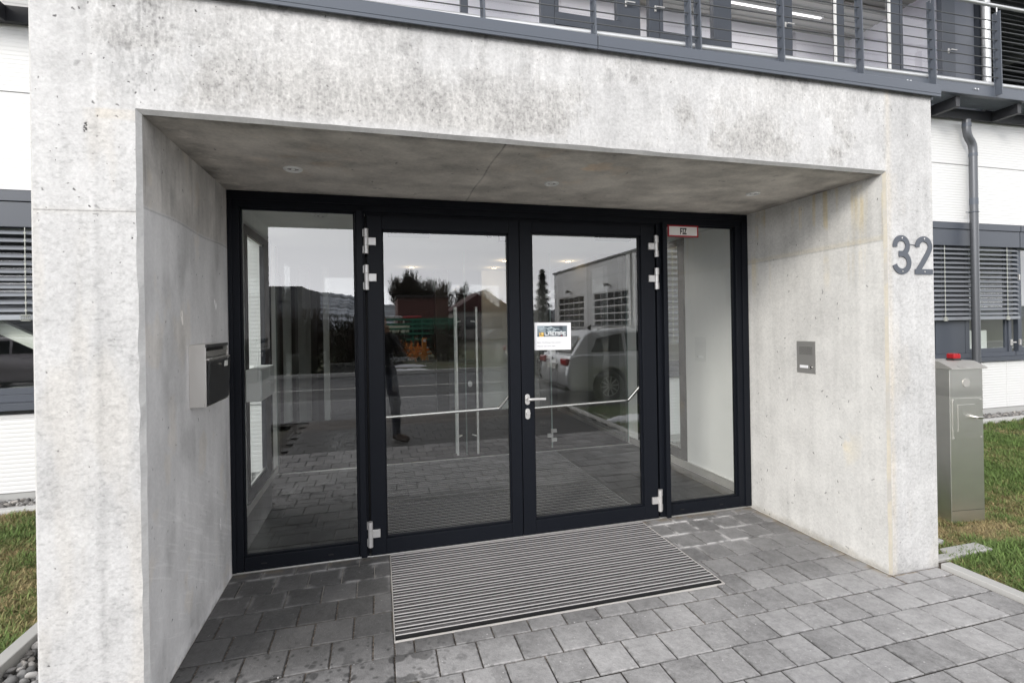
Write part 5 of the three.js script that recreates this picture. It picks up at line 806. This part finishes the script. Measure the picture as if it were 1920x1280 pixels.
// trees
const bark = std([0.045, 0.038, 0.032], 0.95);
function bareTree(name, label, x, z, h, spread, seed, group, thin = 1, dp = 5) {
  const t = thing(name, label, 'tree', [x, -0.05, z], 0, group), r = rng(seed), P = [];
  const limb = (a, dir, len, rad, depth) => {
    const seg = depth > 3 ? 3 : 2; let p = a.clone(), d = dir.clone(); 
    for (let s = 0; s < seg; s++) {
      const n = d.clone().add(new THREE.Vector3((r() - 0.5) * 0.3, (r() - 0.5) * 0.2 + 0.06, (r() - 0.5) * 0.3)).normalize(), q = p.clone().addScaledVector(n, len / seg), r0 = Math.max(0.02, rad * (1 - s / seg * 0.4)), r1 = Math.max(0.017, rad * (1 - (s + 1) / seg * 0.4));
      const g = new THREE.CylinderGeometry(r1, r0, len / seg * 1.04, depth > 3 ? 8 : depth > 1 ? 5 : 3, 1, true); g.translate(0, len / seg / 2, 0); g.applyQuaternion(new THREE.Quaternion().setFromUnitVectors(new THREE.Vector3(0, 1, 0), n)); g.translate(p.x, p.y, p.z); P.push([g, depth]);
      p = q; d = n;
      if (depth > 0 && (s > 0 || depth < 5)) { const k = depth > 3 ? 3 : 2 + (r() < 0.6 ? 1 : 0); for (let i = 0; i < k; i++) { const a2 = r() * 6.28, o = new THREE.Vector3(Math.cos(a2), 0.35 + 0.5 * r(), Math.sin(a2)).multiplyScalar(spread), nd = d.clone().addScaledVector(o, 0.8).normalize(); limb(p.clone().addScaledVector(n, -len / seg * 0.3 * r()), nd, len * (0.58 + 0.2 * r()), r1 * 0.6, depth - 1); } }
    }
    if (depth > 0) limb(p, d, len * 0.75, rad * 0.55, depth - 1);
  };
  limb(new THREE.Vector3(), new THREE.Vector3(0, 1, 0), h * 0.33, h * 0.018 * thin, dp);
  mesh('trunk', P.filter((p) => p[1] > dp - 2).map((p) => p[0]), bark, t); mesh('crown', P.filter((p) => p[1] <= dp - 2).map((p) => p[0]), bark, t);
}
const TG = 'bare trees on the skyline across the road';
bareTree('bare_tree', 'rounded bare tree, leftmost and fullest of the skyline trees in the left door', 5.6, 70, 9.6, 0.75, 3, TG, 1.3);
bareTree('bare_tree', 'narrow bare tree just right of the fullest skyline tree', 8.2, 71, 9.0, 0.55, 9, TG, 1, 4);
bareTree('bare_tree', 'loose bare tree in the middle of the skyline row', 10.4, 72, 9.2, 0.65, 14, TG, 0.8, 4);
bareTree('bare_tree', 'slender bare tree behind the pull bars of the inner doors', 13.6, 70, 8.4, 0.5, 21, TG, 0.8, 4);
bareTree('bare_tree', 'low bare tree at the right end of the skyline row near the fir', 18.2, 74, 7.6, 0.6, 33, TG, 0.8, 4);
{
  const t = thing('fir_tree', 'dark pointed fir tree beside the hall, mirrored in the right door', 'tree', [20.4, -0.05, 53]), r = rng(6), P = [];
  const tr = cyl(0.16, 8.2, 8, 0.02); tr.translate(0, 4.1, 0); mesh('trunk', tr, bark, t);
  for (let k = 0; k < 5200; k++) { const y = 0.5 + 7.8 * Math.pow(r(), 1.2), R = 2.1 * Math.pow(1 - y / 8.5, 0.85) * (0.75 + 0.25 * Math.sin(y * 7)), a = r() * 6.283, d = R * Math.sqrt(r()), L = 0.22 + 0.25 * r(), wd = 0.05 + 0.06 * r(); const x = d * Math.cos(a), z = d * Math.sin(a), cx = Math.cos(a), cz = Math.sin(a); P.push(x - cz * wd, y, z + cx * wd, x + cz * wd, y, z - cx * wd, x + cx * L, y - 0.14, z + cz * L); }
  const g = new THREE.BufferGeometry(); g.setAttribute('position', new THREE.BufferAttribute(new Float32Array(P), 3)); g.computeVertexNormals(); mesh('crown', g, std([0.018, 0.028, 0.016], 0.9, 0, { side: THREE.DoubleSide }), t);
}
// bare hedge bushes on the far verge
{
  const make = (x, z, h, w, seed, label, dark) => {
    const t = thing('bare_bush', label, 'bush', [x, -0.05, z], 0), r = rng(seed), P = [], Lf = [];
    for (let k = 0; k < 520; k++) { const a = r() * 6.28, q = Math.sqrt(r()), bx = q * w * 0.5 * Math.cos(a), bz = q * 0.6 * Math.sin(a), y0 = h * 0.75 * r() * r(), L = h * (0.3 + 0.3 * r()); P.push(rod([bx * 0.6, y0, bz * 0.6], [bx + (r() - 0.5) * 0.5, Math.min(h, y0 + L), bz + (r() - 0.5) * 0.5], 0.008 + 0.006 * r(), 3)); }
    for (let k = 0; k < dark; k++) { const a = r() * 6.28, q = Math.sqrt(r()), x1 = q * w * 0.5 * Math.cos(a), z1 = q * 0.6 * Math.sin(a), y = h * 0.85 * Math.pow(r(), 1.3), s = 0.04 + 0.05 * r(), u = r() * 6; Lf.push(x1, y, z1, x1 + s * Math.cos(u), y + s * 0.6, z1 + s * Math.sin(u), x1 - s * Math.sin(u), y + s, z1 + s * Math.cos(u)); }
    mesh('twigs', P, std([0.06, 0.045, 0.035], 0.95), t);
    if (dark) { const g = new THREE.BufferGeometry(); g.setAttribute('position', new THREE.BufferAttribute(new Float32Array(Lf), 3)); g.computeVertexNormals(); mesh('leaves', g, std([0.022, 0.022, 0.012], 0.9, 0, { side: THREE.DoubleSide }), t); }
  };
  make(0.1, 13.6, 2.1, 2.2, 1, 'dark bush across the road, nearest to the photographer mirrored in the left side light', 3800);
  make(-1.9, 13.8, 2.3, 2.2, 2, 'dark bush in the middle of the far verge, mirrored in the left side light', 3200);
  make(-4.0, 14.2, 2.2, 2.4, 3, 'dark bush at the left end of the far verge, before the box-shaped building', 3000);
  make(1.25, 15.8, 1.5, 1.6, 4, 'low dark bush before the orange steel frames across the road', 1500);
  make(3.9, 17.5, 1.7, 1.6, 5, 'thin bare bush right of the orange steel frames across the road', 500);
}
{
  const t = thing('box_building', 'dark grey box-shaped building far left across the road, mirrored in the left side light', 'building', [-8.05, 0, 60]);
  const s = new THREE.Shape([[0, 0], [1.15, -8.7], [-11, -8.7], [-13, 0]].map(([x, y]) => new THREE.Vector2(x, y))), g = new THREE.ExtrudeGeometry(s, { depth: 6.4, bevelEnabled: false }); g.rotateX(-Math.PI / 2); mesh('wall', metres(g), std([0.085, 0.088, 0.095], 0.6), t);
  mesh('roof', B(-13.1, 0.05, 6.4, 6.55, -0.1, 8.6, 0.02), std([0.05, 0.05, 0.055], 0.6), t); for (let k = 0; k < 5; k++) mesh('window', B(-11.5 + k * 2.2, -10.3 + k * 2.2, 3.4, 4.9, -0.05, 0.02, 0.02), M.farGlass, t);
  const u = thing('red_brown_shed', 'low red-brown shed below the bare trees, mirrored in the left door', 'shed', [2.6, 0, 41]);
  mesh('wall', B(0, 4.6, 0, 4.1, 0, 7), std([0.085, 0.035, 0.03], 0.7), u); mesh('roof', B(-0.15, 4.75, 4.1, 4.3, -0.2, 7.2, 0.03), std([0.03, 0.025, 0.025], 0.6), u); mesh('shed_door', B(0.5, 1.9, 0, 2.6, -0.05, 0.0, 0.01), std([0.04, 0.02, 0.018], 0.7), u); for (let k = 0; k < 9; k++) mesh('cladding_rib', B(0.25 + k * 0.5, 0.31 + k * 0.5, 0, 4.1, -0.03, 0), std([0.065, 0.028, 0.025], 0.7), u);
  const v = thing('gabled_house', 'dark gabled house right of the red-brown shed, mirrored behind the pull bars', 'house', [8.6, 0, 46]);
  mesh('wall', B(0, 6, 0, 3.0, 0, 8), std([0.30, 0.28, 0.27], 0.8), v); const rs = new THREE.Shape([[-0.4, 0], [6.4, 0], [3, 2.2]].map(([x, y]) => new THREE.Vector2(x, y))), rg = new THREE.ExtrudeGeometry(rs, { depth: 8.6, bevelEnabled: false }); rg.translate(0, 3.0, -0.3); mesh('roof', metres(rg), std([0.07, 0.03, 0.028], 0.8), v); for (const x of [1, 3.8]) mesh('window', B(x, x + 1.1, 1.1, 2.4, -0.04, 0.02, 0.01), M.farGlass, v);
  // stacked green containers
  const c = thing('storage_rack', 'long green storage rack behind the orange steel frames across the road', 'storage rack', [1.3, 0, 30]); const gm = std([0.02, 0.13, 0.08], 0.55), dk = std([0.03, 0.028, 0.026], 0.9);
  for (let k = 0; k < 9; k++) mesh('upright', B(k * 0.62, k * 0.62 + 0.1, 0, 2.05, 0, 0.12, 0.01), k < 3 ? std([0.5, 0.5, 0.45], 0.6) : gm, c);
  for (const y of [0.55, 0.95, 1.3, 1.62, 1.95]) mesh('beam', B(-0.05, 5.1, y, y + 0.13, -0.05, 0.0, 0.01), gm, c);
  for (const [a, b2, y, h] of [[1.9, 4.9, 0.1, 0.42], [2.2, 4.6, 0.70, 0.24], [1.7, 3.2, 1.1, 0.18], [3.4, 4.9, 1.1, 0.18], [0.1, 1.7, 0.1, 0.8]]) mesh('stored_goods', B(a, b2, y, y + h, 0.14, 1.1, 0.03), dk, c);
  mesh('back_panel', B(1.8, 5.05, 0.1, 2.0, 1.2, 1.24), std([0.015, 0.07, 0.045], 0.7), c); mesh('light_panel', B(0, 1.75, 1.1, 1.6, 1.2, 1.24), std([0.55, 0.56, 0.42], 0.7), c);
  const roll = (x, w, y, col) => { const t = thing('tarpaulin_roll', w, 'tarpaulin roll', [x, y, 30.5]); const g = new THREE.CapsuleGeometry(0.13, 1.0, 6, 14); g.rotateZ(Math.PI / 2); g.scale(1, 0.7, 1); mesh('roll', g, std(col, 0.6), t); for (const d of [-0.4, 0.1, 0.45]) { const b3 = new THREE.TorusGeometry(0.133, 0.012, 6, 16); b3.rotateY(Math.PI / 2); b3.scale(1, 0.7, 1); b3.translate(d, 0, 0); mesh('strap', b3, M.black, t); } };
  roll(1.9, 'pale rolled tarpaulin on top of the green storage rack', 2.18, [0.45, 0.44, 0.44]); roll(3.2, 'dark red rolled tarpaulin on top of the green storage rack, right of the pale one', 2.18, [0.30, 0.03, 0.035]);
  const o = thing('steel_frame_stack', 'tangle of orange steel frames with two upright beams on the verge across the road', 'steel frames', [1.5, -0.02, 18]), om = std([0.62, 0.22, 0.03], 0.5), r = rng(5);
  for (let k = 0; k < 26; k++) { const x = r() * 1.6, y = 0.15 + r() * 0.55, L = 0.3 + r() * 0.8, g = B(-L / 2, L / 2, -0.03, 0.03, -0.04, 0.04, 0.004); g.rotateZ(r() < 0.5 ? (r() - 0.5) * 0.5 : 1.57 + (r() - 0.5) * 0.6); g.translate(x, y, (r() - 0.5) * 0.9); mesh('beam', g, om, o); }
  for (const x of [1.35, 1.92]) { const m = mesh('upright', (() => { const g = B(-0.10, 0.10, 0, 1.0, -0.12, 0.12, 0.01); g.rotateZ(-0.06); g.translate(x, 0.05, -0.3); return g; })(), om, o); mesh('plate', (() => { const g = B(-0.06, 0.06, 0.82, 0.95, -0.135, -0.118); g.rotateZ(-0.06); g.translate(x, 0.05, -0.3); return g; })(), M.white, m); }
  for (let k = 0; k < 4; k++) mesh('foot', B(k * 0.55, 0.1 + k * 0.55, 0, 0.2, -0.4, 0.4), std([0.05, 0.04, 0.03], 0.8), o);
  for (const [lab, x, z, a, b, sd] of [['patch of old snow on the lawn right of the kerb behind the viewer', 4.95, 2.55, 0.5, 0.16, 1], ['long bank of old snow on the verge before the bushes', 1.95, 13.0, 0.75, 0.28, 2], ['second bank of old snow farther back on the verge', 2.0, 14.9, 0.7, 0.3, 3], ['low heap of snow by the plaza edge near the silver car', 7.1, 4.0, 0.3, 0.14, 4]]) {
    const g = new THREE.SphereGeometry(1, 40, 16, 0, 6.2832, 0, 1.5708), p = g.attributes.position; for (let i = 0; i < p.count; i++) { const X = p.getX(i), Y = p.getY(i), Z = p.getZ(i), an = Math.atan2(Z, X), f = 0.65 + 0.7 * fbm(Math.cos(an) * 2.2 + sd * 9 + 20, Math.sin(an) * 2.2 + 20, 3); p.setXYZ(i, X * a * f, Y * 0.09 * (0.5 + fbm(X * 5 + sd * 3 + 20, Z * 5 + 20, 3)), Z * b * f); } g.computeVertexNormals();
    const s1 = thing('snow_patch', lab, 'snow', [x, z < 6 ? -0.03 : -0.02, z]); mesh('snow', g, std([0.85, 0.86, 0.9], 0.8), s1);
  }
}
// wooded ridges behind everything, paled with bluish patches that paint in distance haze
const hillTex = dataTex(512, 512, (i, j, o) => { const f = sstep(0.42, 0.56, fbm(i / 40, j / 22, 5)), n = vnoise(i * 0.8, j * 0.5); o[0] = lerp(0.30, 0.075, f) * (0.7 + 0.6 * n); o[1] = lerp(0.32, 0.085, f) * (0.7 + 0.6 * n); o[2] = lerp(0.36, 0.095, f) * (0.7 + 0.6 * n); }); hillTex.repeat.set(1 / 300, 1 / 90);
{
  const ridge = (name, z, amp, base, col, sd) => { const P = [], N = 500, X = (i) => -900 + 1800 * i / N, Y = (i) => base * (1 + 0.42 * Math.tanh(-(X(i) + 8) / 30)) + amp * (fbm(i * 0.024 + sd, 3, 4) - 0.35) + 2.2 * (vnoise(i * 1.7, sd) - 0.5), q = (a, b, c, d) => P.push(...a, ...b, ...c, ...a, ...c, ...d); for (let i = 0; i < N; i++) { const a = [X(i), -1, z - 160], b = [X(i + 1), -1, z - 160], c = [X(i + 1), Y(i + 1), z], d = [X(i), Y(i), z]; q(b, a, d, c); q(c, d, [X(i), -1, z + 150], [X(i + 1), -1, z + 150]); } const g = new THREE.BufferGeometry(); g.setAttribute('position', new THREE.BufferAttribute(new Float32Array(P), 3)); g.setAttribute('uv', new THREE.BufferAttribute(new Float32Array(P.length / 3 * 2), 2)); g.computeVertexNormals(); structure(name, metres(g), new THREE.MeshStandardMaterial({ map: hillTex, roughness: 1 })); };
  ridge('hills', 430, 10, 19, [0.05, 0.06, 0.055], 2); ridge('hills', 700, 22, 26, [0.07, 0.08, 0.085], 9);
}
// ------------------------------------------------------------------ the photographer, mirrored in the left door
{
  const skin = [0.36, 0.20, 0.14], coat = [0.018, 0.018, 0.02], denim = [0.022, 0.027, 0.042], shoe = [0.045, 0.022, 0.013];
  // bones: from, to, radii, colour
  const pipeline = (bones, lo, hi, n, k) => {
    const mc = new MarchingCubes(n, new THREE.MeshStandardMaterial(), false, false, 160000), half = n / 2, c = lo.map((v, i) => (v + hi[i]) / 2), s = lo.map((v, i) => (hi[i] - v) / 2);
    const near = (x, y, z) => {
      let d = 1e3, best = null, bd = 1e3;
      for (const b of bones) { const [a, e, ra, rb] = b, ex = e[0] - a[0], ey = e[1] - a[1], ez = e[2] - a[2], l2 = ex * ex + ey * ey + ez * ez + 1e-9, t = clamp(((x - a[0]) * ex + (y - a[1]) * ey + (z - a[2]) * ez) / l2), q = Math.hypot(x - a[0] - t * ex, y - a[1] - t * ey, z - a[2] - t * ez) - (ra + (rb - ra) * t); if (q < bd) { bd = q; best = b; } const kk = b[5] ?? k, h = Math.max(kk - Math.abs(d - q), 0) / kk; d = Math.min(d, q) - h * h * kk * 0.25; }
      return [d, best];
    };
    for (let z = 0; z < n; z++) for (let y = 0; y < n; y++) for (let x = 0; x < n; x++) mc.field[x + y * n + z * n * n] = -near(c[0] + (x - half) / half * s[0], c[1] + (y - half) / half * s[1], c[2] + (z - half) / half * s[2])[0];
    mc.isolation = 0; mc.update();
    const P = mc.positionArray.slice(0, mc.count * 3), C = new Float32Array(P.length), N = new Float32Array(P.length), e = 0.004;
    for (let i = 0; i < P.length; i += 3) {
      for (let j = 0; j < 3; j++) P[i + j] = c[j] + P[i + j] * s[j];
      const [x, y, z] = [P[i], P[i + 1], P[i + 2]], b = near(x, y, z)[1]; C.set(b[4], i);
      const g = [near(x + e, y, z)[0] - near(x - e, y, z)[0], near(x, y + e, z)[0] - near(x, y - e, z)[0], near(x, y, z + e)[0] - near(x, y, z - e)[0]], L = Math.hypot(...g) || 1; for (let j = 0; j < 3; j++) N[i + j] = g[j] / L;
    }
    const g = new THREE.BufferGeometry(); g.setAttribute('position', new THREE.BufferAttribute(P, 3)); g.setAttribute('normal', new THREE.BufferAttribute(N, 3)); g.setAttribute('color', new THREE.BufferAttribute(C, 3)); return g;
  };
  const body = [
    [[1.0, 0.96, 2.72], [0.99, 1.16, 2.72], 0.135, 0.14, coat], [[0.99, 1.16, 2.72], [0.98, 1.36, 2.70], 0.145, 0.15, coat], [[0.84, 1.40, 2.70], [1.12, 1.40, 2.70], 0.075, 0.075, coat],
    [[0.98, 1.42, 2.68], [0.965, 1.53, 2.63], 0.06, 0.055, skin], [[0.955, 1.62, 2.60], [0.955, 1.70, 2.61], 0.078, 0.085, skin], [[0.955, 1.565, 2.545], [0.955, 1.60, 2.56], 0.042, 0.055, skin], [[0.955, 1.635, 2.515], [0.955, 1.605, 2.497], 0.012, 0.016, skin, 0.02], [[0.87, 1.63, 2.61], [0.87, 1.655, 2.615], 0.014, 0.017, skin, 0.02], [[1.04, 1.63, 2.61], [1.04, 1.655, 2.615], 0.014, 0.017, skin, 0.02],
    [[1.15, 1.39, 2.69], [1.26, 1.17, 2.56], 0.068, 0.056, coat], [[1.26, 1.17, 2.56], [1.065, 1.49, 2.475], 0.054, 0.038, coat], [[0.81, 1.39, 2.69], [0.70, 1.17, 2.55], 0.068, 0.056, coat], [[0.70, 1.17, 2.55], [0.86, 1.45, 2.49], 0.054, 0.038, coat],
    [[1.08, 0.92, 2.71], [1.15, 0.50, 2.47], 0.108, 0.072, denim], [[1.15, 0.50, 2.47], [1.16, 0.11, 2.28], 0.072, 0.056, denim], [[0.92, 0.92, 2.73], [0.86, 0.50, 2.76], 0.108, 0.072, denim], [[0.86, 0.50, 2.76], [0.82, 0.11, 2.84], 0.072, 0.056, denim],
    [[1.15, 0.055, 2.29], [1.29, 0.04, 2.12], 0.050, 0.042, shoe, 0.03], [[0.82, 0.055, 2.86], [0.76, 0.04, 2.66], 0.050, 0.042, shoe, 0.03],
  ];
  const hand = (w, f, out, up, s) => { // wrist, finger direction, thumb side direction, palm normal
    const at = (a, b, c) => [0, 1, 2].map((i) => w[i] + f[i] * a + out[i] * b + up[i] * c), B2 = [[at(0, 0, 0), at(0.045, 0, 0), 0.026, 0.03, skin], [at(0.045, -0.022, 0), at(0.085, -0.026, 0), 0.017, 0.014, skin], [at(0.045, 0.018, 0), at(0.088, 0.022, 0), 0.017, 0.014, skin]];
    [[-0.032, 0.058, 0.0072], [-0.011, 0.070, 0.008], [0.010, 0.076, 0.0083], [0.031, 0.068, 0.008]].forEach(([o, L, r]) => { const a = at(0.082, o, 0), b = at(0.082 + L * 0.42, o, -0.006), c = at(0.082 + L * 0.62, o, -0.030), d = at(0.082 + L * 0.55, o, -0.050); B2.push([a, b, r * 1.1, r, skin, 0.006], [b, c, r, r * 0.92, skin, 0.006], [c, d, r * 0.92, r * 0.8, skin, 0.006]); });
    B2.push([at(0.025, 0.022, -0.005), at(0.05, 0.052, -0.012), 0.014, 0.011, skin, 0.008], [at(0.05, 0.052, -0.012), at(0.082, 0.060, -0.024), 0.010, 0.0085, skin, 0.008]);
    const lo = w.map((v) => v - 0.17), hi = w.map((v) => v + 0.17); return pipeline(B2, lo, hi, 84, 0.014);
  };
  const gs = [pipeline(body, [0.5, -0.03, 1.98], [1.46, 1.86, 3.0], 104, 0.045), hand([1.065, 1.50, 2.475], [-0.25, 0.88, -0.40], [-0.95, -0.2, 0.2], [0.25, -0.42, -0.87].map((v) => -v), 1), hand([0.865, 1.46, 2.485], [0.45, 0.55, -0.70], [-0.8, 0.6, 0.0], [0.42, 0.56, 0.71].map((v) => -v), 1)];
  const t = thing('person', 'person in dark jacket, jeans and brown shoes holding a camera, mirrored in the left door', 'person', [0, 0, 0]);
  const m = mergeGeometries(gs), bm = std([1, 1, 1], 0.8, 0, { vertexColors: true }); mesh('body', m, bm, t);
  const hair = new THREE.SphereGeometry(0.097, 28, 18, 0, 6.2832, 0, 1.75), hp = hair.attributes.position; for (let i = 0; i < hp.count; i++) { const n = 1 + 0.05 * (vnoise(hp.getX(i) * 90 + 50, hp.getZ(i) * 90 + 50) - 0.5); hp.setXYZ(i, hp.getX(i) * n * 0.93, hp.getY(i) * n, hp.getZ(i) * n * 1.05); } hair.rotateX(0.35); hair.translate(0.955, 1.700, 2.625); hair.computeVertexNormals(); mesh('hair', hair, std([0.03, 0.02, 0.013], 0.8), t);
  for (const x of [0.925, 0.985]) { const e = new THREE.SphereGeometry(0.011, 12, 10); e.translate(x, 1.652, 2.527); mesh('eye', e, std([0.5, 0.48, 0.45], 0.3), t); }
  mesh('mouth', tube([[0.93, 1.568, 2.512], [0.955, 1.565, 2.503], [0.98, 1.568, 2.512]], 0.005, 8, 6), std([0.28, 0.11, 0.09], 0.6), t);
  const c = thing('camera', 'black camera held before the face of the photographer', 'camera', [0.9424, 1.6, 2.42]);
  mesh('camera_body', [B(-0.07, 0.07, -0.048, 0.035, -0.012, 0.045, 0.008), B(-0.03, 0.03, 0.03, 0.06, -0.012, 0.04, 0.01), B(0.045, 0.075, -0.05, 0.03, -0.03, 0.03, 0.010)], M.black, c); const ln = cyl(0.034, 0.03, 28); ln.rotateX(Math.PI / 2); ln.translate(0, 0, -0.022); mesh('lens', ln, M.rubber, c);
}
renderer.render(scene, camera);
